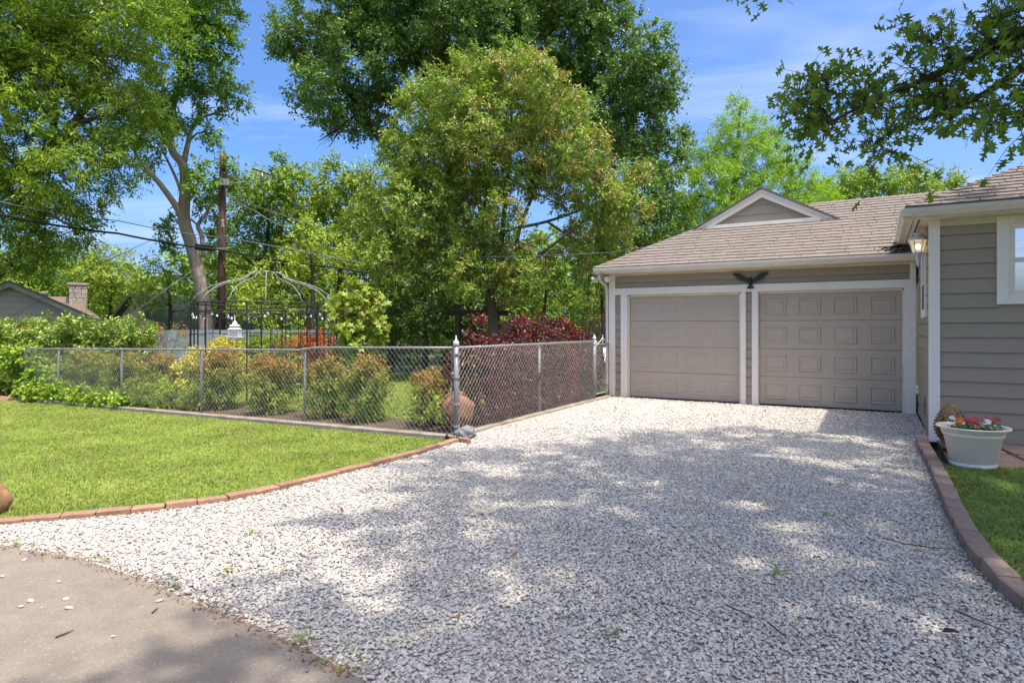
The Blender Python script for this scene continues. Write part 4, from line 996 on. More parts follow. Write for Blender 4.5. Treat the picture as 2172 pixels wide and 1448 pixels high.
b = MB(); b.lathe([(.05,.27),(.047,.3),(.03,.325),(.012,.34),(.006,.36),(.004,.46)], 12); b.build('finial', M['white_metal'], cg, smooth=True)

# blue-grey panel fence behind the garden
def panel_fence(name, label, A, B, z0, z1, bw, m, pm, gap=.006, seed=1, rails=True, jit=0.0):
    A, B = Vector(A), Vector(B); d = B - A; L = d.length; t = d.normalized(); rz = math.atan2(t.y, t.x)
    f_ = thing(name, label, 'fence', tuple(A), rz); rr = random.Random(seed)
    n = int(L/bw)
    mb = MB(); mb.box(0, bw-gap, -.011, .011, 0, z1-z0); me = mb.mesh('fence_board', m)
    for k in range(n): inst('fence_board', me, f_, (k*bw, rr.uniform(-.004,.004), z0 + rr.uniform(-jit, jit)), (0, rr.uniform(-jit,jit)*.2, 0))
    x = 0
    while x <= L:
        b = MB(); b.box(x-.045, x+.045, .02, .11, z0-.05, z1-.05); b.build('post', pm, f_); x += 2.4
    if rails:
        for z in (z0+.3, z1-.3): b = MB(); b.box(0, L, .012, .05, z-.045, z+.045); b.build('rail', pm, f_)
    return f_
pA, pB = at(330,700,19.5), at(760,700,21.5)
panel_fence('panel_fence', 'blue-grey corrugated panel fence behind the gazebo', (pA.x,pA.y,0), (pB.x,pB.y,0), -.3, 1.4, .3, M['steel_panel'], M['steel_panel'], gap=.012, seed=4)
b = MB(); dv = (pB-pA); pdir = Vector((dv.x, dv.y, 0)).normalized(); 
pA2, pB2 = at(940,700,24.5), at(1420,700,21.5)
panel_fence('wooden_fence', 'dark weathered board fence in the shade behind the red shrubs', (pA2.x,pA2.y,0), (pB2.x,pB2.y,0), -.1, 1.72, .145, M['wood_dark'], M['wood_dark'], seed=6, jit=.02)
# pergola
pg_l, pg_r = at(972,720,20.5), at(1056,720,20.5)
pg = thing('timber_arbour', 'dark timber arbour with flat beam top in front of the board fence', 'arbour', ((pg_l.x+pg_r.x)/2, 20.5, 0))
hx_ = (pg_r.x - pg_l.x)/2
for sx in (-1, 1):
    for sy in (-.45, .45):
        b = MB(); b.box(sx*hx_-.06, sx*hx_+.06, sy-.06, sy+.06, -.1, 1.92); b.build('post', M['wood_dark'], pg, bevel=.008)
for sy in (-.5, .5): b = MB(); b.box(-hx_-.32, hx_+.32, sy-.03, sy+.03, 1.86, 2.02); b.build('beam', M['wood_dark'], pg, bevel=.006)
for k in range(7):
    x = -hx_ - .2 + (2*hx_+.4)*k/6; b = MB(); b.box(x-.025, x+.025, -.75, .75, 2.022, 2.1); b.build('rafter', M['wood_dark'], pg)
# rusty trellis arch behind the gate
tr_p = at(1268, 700, 16.2); tr_p.z = 0
ru = thing('rusty_trellis', 'rusty iron scroll-topped trellis behind the garden gate', 'trellis', tuple(tr_p), R(-20))
for x in (-.28, .55): b = MB(); b.tube([(x,0,-.05),(x,0,1.78)], .016, 6); b.build('post', M['rust'], ru)
for z in (.5,1.0,1.7,1.78): b = MB(); b.tube([(-.32,0,z),(.6,0,z)], .01, 6); b.build('cross_rail', M['rust'], ru)
for x in (-.1, .14, .35): b = MB(); b.tube([(x,0,0),(x,0,1.7)], .008, 5); b.build('bar', M['rust'], ru)
for s in (-1, 1):
    b = MB(); b.tube([(.135 + s*.42,0,1.79),(.135 + s*.36,0,1.9),(.135 + s*.33,0,2.05),(.135 + s*.2,0,2.18),(.135 + s*.16,0,2.35),(.135+s*.1,0,2.45)], .012, 6); b.build('scroll', M['rust'], ru, smooth=True)
    b = MB(); b.tube([(.135 + s*.25,0,1.79),(.135 + s*.17,0,1.95),(.135 + s*.09,0,2.1),(.135 + s*.12,0,2.3),(.135+s*.02,0,2.38)], .009, 6); b.build('scroll', M['rust'], ru, smooth=True)
# low stone slab table and garden ornaments on the back lawn
sp_ = at(925, 806, 12.6); sp_.z = 0
st = thing('stone_bench', 'low tan stone slab on the back lawn behind the corner post', 'bench', tuple(sp_), R(10))
b = MB(); b.box(-.36,.36,-.16,.16,.36,.43); b.build('slab', M['flag'], st, bevel=.02)
for x in (-.2,.2): b = MB(); b.box(x-.06,x+.06,-.12,.12,-.03,.36); b.build('leg', M['flag'], st, bevel=.01)
for (px, py, D, lab) in ((893,770,19,'brown boulder in the shade beyond the back lawn'), (905,775,18.2,'smaller brown boulder in front of the shaded one')):
    q = at(px,py,D); lump('garden_rock', (q.x,q.y,.05), .2, M['bark_mid'], lab, 'rock', px*.01, (1.3,1,.7))

# ---------------------------------------------------------------- utility pole and lines
pb = at(468, 716, 22.0); ptp = at(473, 325, 22.0); zb = -.3
pole = thing('utility_pole', 'dark brown wooden utility pole behind the gazebo', 'pole', (pb.x, pb.y, zb))
b = MB(); b.tube([(pb.x,22,zb-.3),(pb.x*.5+ptp.x*.5,22,3.6),(ptp.x,22,ptp.z)], [.145,.125,.11], 16); b.build('shaft', M['pole_wood'], pole, smooth=True, world=True)
q = at(478,388,21.8); b = MB(); b.box(q.x-.14,q.x+.14,q.y-.1,q.y+.06,q.z-.1,q.z+.12); b.build('junction_box', mat('grey_box',(.35,.35,.34),rough=.6), pole, bevel=.01, world=True)
q2 = at(560,385,21.8); b = MB(); b.tube([(q.x+.14,21.8,q.z-.02),(q2.x,21.8,q2.z)], .02, 6); b.build('bracket_arm', M['galv'], pole, world=True)
b = MB(); b.lathe([(.05,0),(.07,.03),(.045,.06),(.075,.09),(.045,.12),(.075,.15),(.04,.19),(.04,.3)], 10, c=(q2.x-.06,21.8,q2.z)); b.build('insulator', M['grey_cable'], pole, smooth=True, world=True)
c0 = at(537,358,21.8); c1_ = at(573,371,21.8); b = MB(); b.tube([c0,c1_], .028, 6); b.build('cross_bar', M['pole_wood'], pole, world=True)
for (px_, py_) in ((548,375),(561,372)): w_ = at(px_,py_,21.8); b = MB(); b.tube([w_ + Vector((0,0,-.13)), w_, w_ + Vector((0,0,.06))], [.03,.02,.012], 6); b.build('cutout', M['grey_cable'], pole, world=True)
def text_mesh(name, body, size, m, parent, loc, rot):
    cu = bpy.data.curves.new(name, 'FONT'); cu.body = body; cu.size = size; cu.align_x = 'CENTER'; cu.extrude = .004
    tmp = bpy.data.objects.new(name, cu); COL.objects.link(tmp); me = bpy.data.meshes.new_from_object(tmp.evaluated_get(bpy.context.evaluated_depsgraph_get())); bpy.data.objects.remove(tmp); me.materials.clear(); me.materials.append(m)
    o = bpy.data.objects.new(name, me); COL.objects.link(o); o.parent = parent; o.location = loc; o.rotation_euler = rot
    return o
for (s_, py_) in (('41', 470), ('6', 475.5), ('19', 481.5)):
    w_ = at(472.5, py_, 21.84); text_mesh('number', s_, .12, M['white_metal'], pole, (w_.x - pb.x, w_.y - pb.y, w_.z - zb), (R(90),0,0))
for (px_, py_) in ((470,527),(472,533)): w_ = at(px_,py_,21.83); b = MB(); b.box(w_.x-.13,w_.x+.13,21.8,21.84,w_.z-.03,w_.z+.03); b.build('clamp', M['galv'] if py_ < 530 else M['rust'], pole, world=True)
def cable(name, label, pts, r, m, sag=0.0, cat='cable'):
    P = [at(*p) for p in pts]; out = []
    for i in range(len(P)-1):
        n = 10
        for k in range(n + (1 if i == len(P)-2 else 0)):
            f_ = k/n; q = P[i].lerp(P[i+1], f_); q.z -= sag*4*f_*(1-f_); out.append(q)
    b = MB(); b.tube(out, r, 6); o = b.build(name, m, smooth=True); return tag(o, label, cat)
cable('power_cable', 'thick black overhead cable crossing the garden below the pole numbers', [(-420,390,13),(0,455,15.5),(250,495,19),(470,530,21.8),(700,566,21.2),(985,600,20.6)], .032, M['cable'], .05)
cable('power_cable', 'thin grey overhead cable running above the thick black one', [(-420,355,13),(0,428,15.5),(250,468,19),(468,503,21.8)], .014, M['grey_cable'], .06)
cable('power_cable', 'twisted light cable sagging right from the pole through the trees', [(472,500,21.8),(600,525,21.4),(800,562,21),(980,590,20.8)], .018, M['grey_cable'], .03)
cable('service_wire', 'thin service wire from the pole to the garage roof', [(475,411,21.8),(700,490,20.2),(1000,545,18),(1300,535,16.2),(1432,508,15.2)], .009, M['grey_cable'], .03)
cable('service_wire', 'short slack wire below the pole bracket', [(476,405,21.8),(506,428,21.6),(540,446,21.4),(600,480,21.3)], .012, M['grey_cable'], .05)
cable('guy_wire', 'left-hand slanting guy wire behind the hedge', [(330,505,21.6),(180,575,21),(80,640,20.5),(-30,700,20)], .009, M['grey_cable'])
cable('guy_wire', 'slanting guy wire between the hedge and the leaning tree', [(424,562,21.8),(285,662,19),(240,694,18)], .009, M['grey_cable'])
ab = at(437,523,21.7); b = MB(); b.box(-.36,.2,-.1,.1,-.14,.06); o = b.build('splice_case', M['cable'], bevel=.03); o.location = ab; o.rotation_euler = (0, R(6), 0); tag(o, 'black splice box hung on the thick cable beside the pole', 'splice box')

# ---------------------------------------------------------------- neighbouring houses
nb = at(22, 690, 21.0); nb.z = -.3
nh = thing('neighbour_house', 'grey gabled neighbouring house with a stone chimney behind the hedge', 'house', tuple(nb), R(34))
def nl(px, py, D):
    q = Matrix.Rotation(-R(34), 3, 'Z') @ (at(px, py, D) - nb); return q
def nz(py, D=21.0): return EYE - (py-HY)/FOC*D - nb.z
pk = nz(601); ev = nz(678); hw2 = 2.35
b = MB(); b.add([(-9,0,0),(hw2,0,0),(hw2,0,ev),(0,0,pk),(-hw2,0,ev),(-9,0,ev)], [(0,1,2,3,4,5)]); b.box(-9, hw2, .05, 6, 0, ev); nw = b.build('wall', M['n_siding'], nh)
z = 0.0
while z < pk - .1:
    z1 = min(z + .2, pk-.05)
    k0 = hw2 if z < ev else hw2*(pk-z)/(pk-ev); k1 = hw2 if z1 < ev else hw2*(pk-z1)/(pk-ev)
    z += .014; b = MB(); b.hexa([(-k0,-.026,z),(k0,-.026,z),(k0,-.002,z),(-k0,-.002,z),(-k1,-.01,z1),(k1,-.01,z1),(k1,-.002,z1),(-k1,-.002,z1)]); b.build('siding_board', M['n_siding'], nw); z += .186
nr = MB()
sl_ = (pk-ev)/hw2
for s in (-1, 1):
    nr.hexa([(0,-.3,pk+.03),(s*(hw2+.35),-.3,ev-.35*sl_+.03),(s*(hw2+.35),7,ev-.35*sl_+.03),(0,7,pk+.03),(0,-.3,pk+.09),(s*(hw2+.35),-.3,ev-.35*sl_+.09),(s*(hw2+.35),7,ev-.35*sl_+.09),(0,7,pk+.09)])
nrf = nr.build('roof', M['n_roof'], nh)
for s in (-1, 1):
    b = MB(); b.hexa([(0,-.28,pk-.13),(s*(hw2+.33),-.28,ev-.33*sl_-.13),(s*(hw2+.33),-.2,ev-.33*sl_-.13),(0,-.2,pk-.13),(0,-.28,pk+.025),(s*(hw2+.33),-.28,ev-.33*sl_+.025),(s*(hw2+.33),-.2,ev-.33*sl_+.025),(0,-.2,pk+.025)]); b.build('rake_board', mat('neighbour_trim', (.42,.4,.34), rough=.7), nh)
b = MB(); b.add([nl(70,629,25.5), nl(152,629,25), nl(203,676,23.6), nl(100,676,22.6), nl(215,676,26)], [(0,3,2,1),(1,2,4)]); b.build('rear_roof', M['n_roof'], nh)
ch = nl(166, 700, 25.0); zt = nl(166, 606, 25.0).z
b = MB(); b.box(ch.x-.27,ch.x+.27,ch.y-.3,ch.y+.3,0,zt); chm = b.build('chimney', M['chimney'], nh)
rr = random.Random(5)
for r_ in range(8):
    x = -.3; z0 = zt - .14 - r_*.18
    while x < .28:
        wd = rr.uniform(.14,.26); x1 = min(x+wd, .3); b = MB(); b.box(ch.x+x+.006, ch.x+x1-.006, ch.y-.335-rr.uniform(0,.012), ch.y-.3, z0+.006, z0+.174); b.build('stone', M['chimney'], chm, bevel=.012); x = x1
b = MB(); b.box(ch.x-.36,ch.x+.36,ch.y-.38,ch.y+.38,zt,zt+.09); b.build('chimney_cap', M['chimney'], nh, bevel=.02)
b = MB(); b.lathe([(.1,0),(.1,.15),(.16,.18),(.16,.24),(.02,.28)], 12, c=tuple(nl(92,634,23.5))); b.build('roof_vent', M['galv'], nh)
hb = at(280, 690, 25.0); hb.z = -.3
h2 = thing('neighbour_house', 'green-trimmed gable of a house half hidden by trees left of the leaning trunk', 'house', tuple(hb), R(-25))
b = MB(); b.add([(-2.6,0,0),(2.4,0,0),(2.4,0,1.1),(.3,0,2.95),(-2.6,0,1.0)], [(0,1,2,3,4)]); b.box(-2.6,2.4,.02,5,0,1.0); b.build('wall', mat('pale_green_siding', (.5,.52,.36), rough=.8), h2)
for s in (-1, 1):
    b = MB(); b.hexa([(.3,-.3,3.0),(.3+s*2.8,-.3,.75),(.3+s*2.8,5,.75),(.3,5,3.0),(.3,-.3,3.12),(.3+s*2.8,-.3,.87),(.3+s*2.8,5,.87),(.3,5,3.12)]); b.build('roof', mat('green_grey_roof', (.12,.15,.11), (.09,.11,.085), rough=.9), h2)
hb = at(388, 690, 29.0); hb.z = -.3
h3 = thing('neighbour_house', 'pale grey shingle roof of a far house beside the leaning trunk', 'house', tuple(hb), R(5))
b = MB(); b.box(-2.2,2.2,0,4,0,1.9); b.build('wall', M['n_siding'], h3)
b = MB(); b.add([(-2.5,-.4,1.85),(2.5,-.4,1.85),(1.4,2,3.0),(-1.4,2,3.0),(2.5,4.4,1.85),(-2.5,4.4,1.85)], [(0,1,2,3),(1,4,2),(4,5,3,2),(5,0,3)]); b.build('roof', mat('grey_roof', (.33,.34,.36), (.26,.27,.29), rough=.9), h3)

sm0 = gnd(30,850); lump('soil_mound', (F(12.7,-.35).x, F(12.7,-.35).y, fall(F(12.7,0)) - .08), .55, mat('bare_clay', (.3,.19,.11), (.2,.125,.075), scale=8, rough=.95, bump=.8, bscale=30), 'bare brown soil mound at the far end of the kerb by the ivy', 'soil mound', 2, (1.3,.6,.28), .25, 4)

# ---------------------------------------------------------------- foliage
UPV = np.array([0, 0, 1.0])
def nrm(a): return a/np.maximum(np.linalg.norm(a, axis=-1, keepdims=True), 1e-9)
LEAF = {
 # folded lance: base, left, tip, right
 'lance': (np.array([[0,0,0],[-.5,.45,.12],[0,1,0],[.5,.45,.12]]), np.array([[0,1,2],[0,2,3]])),
 'oak': (np.array([[0,0,0],[-.07,.22,.02],[-.4,.2,.08],[-.09,.42,.02],[-.52,.64,.1],[-.09,.68,.02],[-.26,.95,.05],[0,1.02,0],[.26,.95,.05],[.09,.68,.02],[.52,.64,.1],[.09,.42,.02],[.4,.2,.08],[.07,.22,.02]]),
         np.array([[0,1,13],[1,2,3],[1,3,11],[1,11,13],[13,11,12],[3,4,5],[3,5,9],[3,9,11],[11,9,10],[5,6,7],[5,7,9],[9,7,8]])),
 'oak_far': (np.array([[0,0,0],[-.42,.22,.06],[-.12,.45,.02],[-.45,.75,.08],[0,1,0],[.45,.75,.08],[.12,.45,.02],[.42,.22,.06]]), np.array([[0,1,2],[0,2,6],[0,6,7],[2,3,4],[2,4,6],[6,4,5]])),
 'maple': (np.array([[0,0,0],[-.45,.05,.05],[-.2,.3,.02],[-.6,.55,.08],[-.18,.6,.02],[0,1,-.04],[.18,.6,.02],[.6,.55,.08],[.2,.3,.02],[.45,.05,.05]]),
           np.array([[0,1,2],[2,3,4],[4,5,6],[6,7,8],[8,9,0],[0,2,8],[2,4,6],[2,6,8]])),
}
def leaves_object(name, pos, d, n, size, width, rnd, mat_, parent, shape='lance', tint=None, off=None):
    T, tri = LEAF[shape]; k = len(T); N = len(pos)
    y = nrm(d); x = nrm(np.cross(y, n)); z = np.cross(x, y)
    s = size[:, None, None]
    v = pos[:, None, :] + s*(T[None,:,0:1]*x[:,None,:]*width + T[None,:,1:2]*y[:,None,:] + T[None,:,2:3]*z[:,None,:])
    if off is not None: v = v - np.array(off)
    f = (tri[None] + (np.arange(N)*k)[:, None, None]).reshape(-1, 3)
    me = bpy.data.meshes.new(name); nf = len(f)
    me.vertices.add(N*k); me.vertices.foreach_set('co', v.astype(np.float32).ravel())
    me.loops.add(nf*3); me.loops.foreach_set('vertex_index', f.astype(np.int32).ravel())
    me.polygons.add(nf); me.polygons.foreach_set('loop_start', np.arange(0, nf*3, 3, dtype=np.int32)); me.polygons.foreach_set('loop_total', np.full(nf, 3, dtype=np.int32))
    me.update(calc_edges=True)
    a = me.attributes.new('rnd', 'FLOAT', 'FACE'); a.data.foreach_set('value', np.repeat(rnd, len(tri)).astype(np.float32))
    if tint is not None:
        a = me.attributes.new('tint', 'FLOAT', 'FACE'); a.data.foreach_set('value', np.repeat(tint, len(tri)).astype(np.float32))
    me.materials.append(mat_)
    o = bpy.data.objects.new(name, me); COL.objects.link(o)
    if parent is not None: o.parent = parent
    return o
def sprays(rng, C, out, r, twigs, leaves, spread=.8, outw=.6, upw=.15, droop=.3, flat=.8, side=1.0):
    """twigs radiating from every clump centre C, leaves along each twig"""
    n = len(C)
    td = nrm(out[:,None,:]*outw + rng.normal(size=(n,twigs,3))*spread + UPV*upw)
    tl = (r if np.ndim(r) else np.full(n, r))[:,None,None]*rng.uniform(.45, 1.25, (n,twigs,1))
    f = (np.linspace(.18, 1.0, leaves)[None,None,:,None] + rng.normal(size=(n,twigs,leaves,1))*.04)
    p = C[:,None,None,:] + td[:,:,None,:]*tl[:,:,None,:]*f
    p[...,2] -= droop*.25*(f[...,0]**2)*tl[:,:,None,0]
    p += rng.normal(size=p.shape)*.02
    sd = nrm(np.cross(td, rng.normal(size=td.shape)))[:,:,None,:]*np.where(np.arange(leaves) % 2 == 0, 1, -1)[None,None,:,None]
    d = nrm(td[:,:,None,:]*.7 + sd*side + rng.normal(size=p.shape)*.3 - UPV*droop)
    nn = nrm(UPV*flat + out[:,None,None,:]*.55 + rng.normal(size=p.shape)*.5)
    cid = np.broadcast_to(np.arange(n)[:,None,None], p.shape[:-1])
    ends = (C[:,None,:] + td*tl).reshape(-1,3)
    return p.reshape(-1,3), d.reshape(-1,3), nn.reshape(-1,3), cid.ravel(), ends
def lobes_px(L, D, depth=1.0, dj=0.0, seed=0):
    """lobes listed as (px, py, r_px[, D]) -> (centre, radii)"""
    out = []; rr = random.Random(seed)
    for q in L:
        DD = q[3] if len(q) > 3 else D + rr.uniform(-dj, dj)
        c = at(q[0], q[1], DD); r = q[2]/FOC*DD
        out.append((np.array(c), np.array([r, r*depth, r*.88])))
    return out
def clumps_in(rng, lobes, dens, inner=.5):
    """clump centres on and inside ellipsoidal lobes; dens clumps per square metre of lobe surface"""
    C, O, K = [], [], []
    for li, (c, r) in enumerate(lobes):
        k = max(4, int(dens*4*math.pi*((r[0]*r[1]*r[2])**(2/3))))
        u = nrm(rng.normal(size=(k,3))); f = rng.uniform(inner**3, 1.1, (k,1))**(1/3)
        C.append(c + u*r*f); O.append(u); K.append(np.full(k, li))
    return np.concatenate(C), np.concatenate(O), np.concatenate(K)
def limb_nodes(paths, step=.35):
    P, Rr = [], []
    for pts in paths:
        for i in range(len(pts)-1):
            a, b_ = np.array(pts[i][:3]), np.array(pts[i+1][:3]); n = max(1, int(np.linalg.norm(b_-a)/step))
            for k in range(n): P.append(a + (b_-a)*k/n); Rr.append(pts[i][3] + (pts[i+1][3]-pts[i][3])*k/n)
        P.append(np.array(pts[-1][:3])); Rr.append(pts[-1][3])
    return P, Rr
def smooth_path(pts, n=4):
    """Catmull-Rom through (x, y, z, r)"""
    p = [np.array(q, float) for q in pts]; p = [2*p[0]-p[1]] + p + [2*p[-1]-p[-2]]; out = []
    for i in range(1, len(p)-2):
        for k in range(n):
            t = k/n; a, b_, c, d = p[i-1], p[i], p[i+1], p[i+2]
            q = .5*((2*b_) + (c-a)*t + (2*a-5*b_+4*c-d)*t*t + (3*b_-a-3*c+d)*t**3); q[3] = max(.004, b_[3] + (c[3]-b_[3])*t); out.append(q)
    out.append(p[-2]); return out
def link_branches(mb, rng, P, Rr, C, rmin=.012, sides=4, lift=.12, rk=.35, maxn=420):
    """a branch from the nearest lower wood to each clump; new wood can carry later clumps"""
    P = list(P); Rr = list(Rr); A = np.array(P)
    order = np.argsort([np.min(np.linalg.norm(A - c, axis=1)) for c in C])[:maxn]
    for i in order:
        c = C[i]; A = np.array(P); dv = c - A; dist = np.linalg.norm(dv, axis=1) + np.maximum(0, -dv[:,2])*1.2
        j = int(np.argmin(dist)); a = A[j]; L = np.linalg.norm(c - a)
        if L < .12: continue
        m = (a + c)/2 + np.array([0,0,lift*L]) + rng.normal(size=3)*L*.07
        r0 = max(rmin, min(Rr[j]*.6, .02 + L*.022*rk/.35)); pts = [a, a*.4 + m*.6 + rng.normal(size=3)*L*.02, m, m*.5 + c*.5 + rng.normal(size=3)*L*.03, c]; rad = [r0, r0*.85, r0*.68, r0*.5, max(rmin*.5, r0*.25)]
        mb.tube(pts, rad, sides, caps=False)
        for q, rr_ in list(zip(pts, rad))[1:4]: P.append(np.array(q)); Rr.append(rr_)
def make_tree(name, label, cat, base, trunk, limbs, lobes, leafm, barkm, leaf=(.11,.5), dens=2.0, r=.6, twigs=7, nl=9, shape='lance', seed=1, group=None, tint=None, inner=.5, droop=.35, upw=.15, flat=.8, maxn=420, sides=8, drop=None, spread=.8, tintf=None, twig_geo=0.0, crown_name='crown', rmin=.012, side=1.0, outw=.6, extra=None):
    rng = np.random.default_rng(seed); t = thing(name, label, cat, tuple(base), 0, group)
    wood = MB(); paths = []
    for p in [trunk] + limbs:
        if len(p) < 2: continue
        sp = smooth_path(p); paths.append(sp); wood.tube([q[:3] for q in sp], [q[3] for q in sp], sides if p is trunk else max(5, sides-2))
    P, Rr = limb_nodes(paths)
    C, O, K = clumps_in(rng, lobes, dens, inner)
    if drop is not None:
        k = ~drop(C); C, O, K = C[k], O[k], K[k]
    br = MB(); link_branches(br, rng, P, Rr, C, rmin=rmin, maxn=maxn)
    p, d, n, cid, ends = sprays(rng, C, O, r, twigs, nl, spread=spread, droop=droop, upw=upw, flat=flat, side=side, outw=outw)
    if twig_geo:
        e = ends.reshape(len(C), twigs, 3)
        for i in range(len(C)):
            for q in e[i]:
                mm = (C[i] + q)/2; br.tube([C[i], mm + np.array([0,0,.02]), q - np.array([0,0,droop*.2*np.linalg.norm(q-C[i])])], [twig_geo, twig_geo*.7, twig_geo*.35], 3, caps=False)
    cr_ = rng.uniform(0, 1, len(C)); rnd = np.clip(.45*cr_[cid] + .55*rng.uniform(0, 1, len(p)), 0, 1)
    tn = tintf(rng, p, cid, len(C)) if tintf else None
    sz = leaf[0]*rng.uniform(.65, 1.25, len(p))
    wood.build('trunk', barkm, t, smooth=True, world=True)
    if br.v: br.build('branches', barkm, t, smooth=True, world=True)
    o = leaves_object(crown_name, p, d, n, sz, leaf[1], rnd, leafm, t, shape, tn, off=base)
    if extra:                                      # higher part of the crown, same leaves in a plainer cut
        C2, O2, K2 = clumps_in(rng, extra['lobes'], extra['dens'], inner)
        if drop is not None: k = ~drop(C2); C2, O2 = C2[k], O2[k]
        br = MB(); link_branches(br, rng, P, Rr, C2, rmin=.012, maxn=extra['maxn']); br.build('upper_branches', barkm, t, smooth=True, world=True)
        p, d, n, cid, _ = sprays(rng, C2, O2, extra['r'], extra['twigs'], extra['nl'], spread=spread, droop=droop, upw=upw, flat=flat)
        leaves_object('upper_crown', p, d, n, extra['leaf']*rng.uniform(.7, 1.2, len(p)), leaf[1], rng.uniform(0, 1, len(p)), leafm, t, extra['shape'], None, off=base)
    return t
def W(px, py, D, r): q = at(px, py, D); return (q.x, q.y, q.z, r)

L_ = {}
L_['oak_fg'] = leaf_mat('oak_leaf_near', (0.053,0.112,0.021), (0.112,0.203,0.039), .42, .45)
L_['pecan'] = leaf_mat('pecan_leaf', (0.070,0.138,0.020), (0.172,0.275,0.045), .42, .45)
L_['lean'] = leaf_mat('leaning_tree_leaf', (0.056,0.128,0.025), (0.130,0.249,0.049), .36, .45)
L_['oak'] = leaf_mat('live_oak_leaf', (0.051,0.108,0.037), (0.113,0.209,0.069), .3, .42)
L_['ash'] = leaf_mat('ash_leaf', (0.077,0.150,0.034), (0.188,0.301,0.078), .36, .45, tip=(.4,.3,.11))
L_['green'] = leaf_mat('garden_tree_leaf', (0.064,0.131,0.022), (0.158,0.263,0.045), .36, .5)
L_['green2'] = leaf_mat('elm_leaf', (0.088,0.155,0.027), (0.203,0.297,0.054), .36, .5)
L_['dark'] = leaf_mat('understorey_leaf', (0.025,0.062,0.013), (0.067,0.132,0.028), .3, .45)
L_['yellowish'] = leaf_mat('lime_leaf', (0.115,0.193,0.032), (0.230,0.333,0.068), .4, .5)
L_['cypress'] = leaf_mat('bald_cypress_spray', (0.111,0.222,0.034), (0.222,0.391,0.064), .42, .6)
L_['maple'] = leaf_mat('maple_leaf', (.1,.17,.03), (.2,.29,.06), .4, .5, tip=(.36,.2,.11))
L_['photinia'] = leaf_mat('photinia_leaf', (0.065,0.134,0.030), (0.202,0.294,0.089), .25, .32, tip=(0.380,0.060,0.025), spec=.5)
L_['ivy'] = leaf_mat('ivy_leaf', (0.078,0.155,0.025), (0.217,0.342,0.062), .3, .38)
L_['nandina'] = leaf_mat('nandina_leaf', (0.055,0.118,0.024), (0.176,0.263,0.061), .32, .45, tip=(.45,.14,.05))
L_['gold'] = leaf_mat('golden_leaf', (.36,.3,.06), (.56,.46,.13), .35, .5)
L_['redleaf'] = leaf_mat('red_nandina_leaf', (0.135,0.121,0.041), (0.405,0.068,0.034), .32, .45, tip=(.42,.05,.025))
L_['loro'] = leaf_mat('purple_leaf', (0.032,0.013,0.014), (0.077,0.032,0.032), .25, .36, tip=(.24,.02,.035), spec=.5)

# ---- the shade oak over the drive: trunk right of the picture, low branches hang into it
shx, shy = SUN_H.x/math.tan(SUN_EL), SUN_H.y/math.tan(SUN_EL)
def shade_lobe(gx, gy, H, r, fl=.62): return (np.array([gx + H*shx, gy + H*shy, H]), np.array([r, r, r*fl]))
ob = Vector((7.0, 1.3, 0))
vis = lobes_px([(2115,90,62,4.6),(2150,200,80,4.7),(2060,165,75,4.9),(1985,170,66,5.0),(1930,225,70,5.1),(1860,215,52,5.2),(1800,255,58,5.2),(1745,290,44,5.3),(1725,215,32,5.3),(1765,185,26,5.2),(2010,265,62,5.0),(2090,285,52,4.8),(2150,300,40,4.8),(1870,290,40,5.2),(1840,335,26,5.2),(1700,190,16,5.3),(1985,105,26,5.0),(2080,40,30,4.8),(1600,-60,14,5.0),(2160,30,45,4.6),(2250,150,110,4.6),(2300,40,90,4.4)], 5.0, depth=1.1)
up = [shade_lobe(*q) for q in ((.1,6.7,7.4,1.15),(1.6,7.5,7.6,1.1),(3.0,8.0,7.6,1.1),(4.6,7.7,7.4,1.1),(6.0,7.2,7.4,1.1),(-.3,5.1,7.0,1.0),(1.3,5.7,7.8,1.15),(2.9,5.6,7.8,1.1),(4.5,5.6,7.6,1.15),(6.0,5.4,7.2,1.2),(.4,3.7,6.8,1.05),(2.0,3.7,7.6,1.1),(3.5,3.7,7.4,.95),(5.2,3.6,7.4,1.2),(-1.2,2.85,6.6,.75),(-.8,2.35,6.6,.75),(.9,2.2,7.0,1.05),(2.5,2.0,7.2,1.1),(4.2,1.8,7,1.2),(6.5,3.2,6.8,1.2),(7.3,4.2,6.4,1.1),(6.4,1.2,7.6,1.4),(5.2,6.8,8.6,1.1),(2.2,6.6,8.8,1.0),(3.6,4.6,9,1.2),(0.0,2.95,7.0,.8),(1.2,3.0,7.6,.9),(2.4,2.9,7.6,.9),(.5,2.35,6.8,.8),(3.1,2.6,7.6,.9),(1.7,2.5,8.0,.9),(.9,4.5,7.6,.8),(5.5,0.3,7.0,1.3),(7.6,2.0,8.2,1.4))]
LOBO = vis + up
trunk = [(7.0,1.3,-.2,.34),(6.95,1.32,.3,.27),(6.85,1.4,1.6,.24),(6.7,1.5,2.9,.22),(6.5,1.7,4.4,.19),(6.3,1.9,6.0,.13),(6.0,2.0,7.8,.06)]
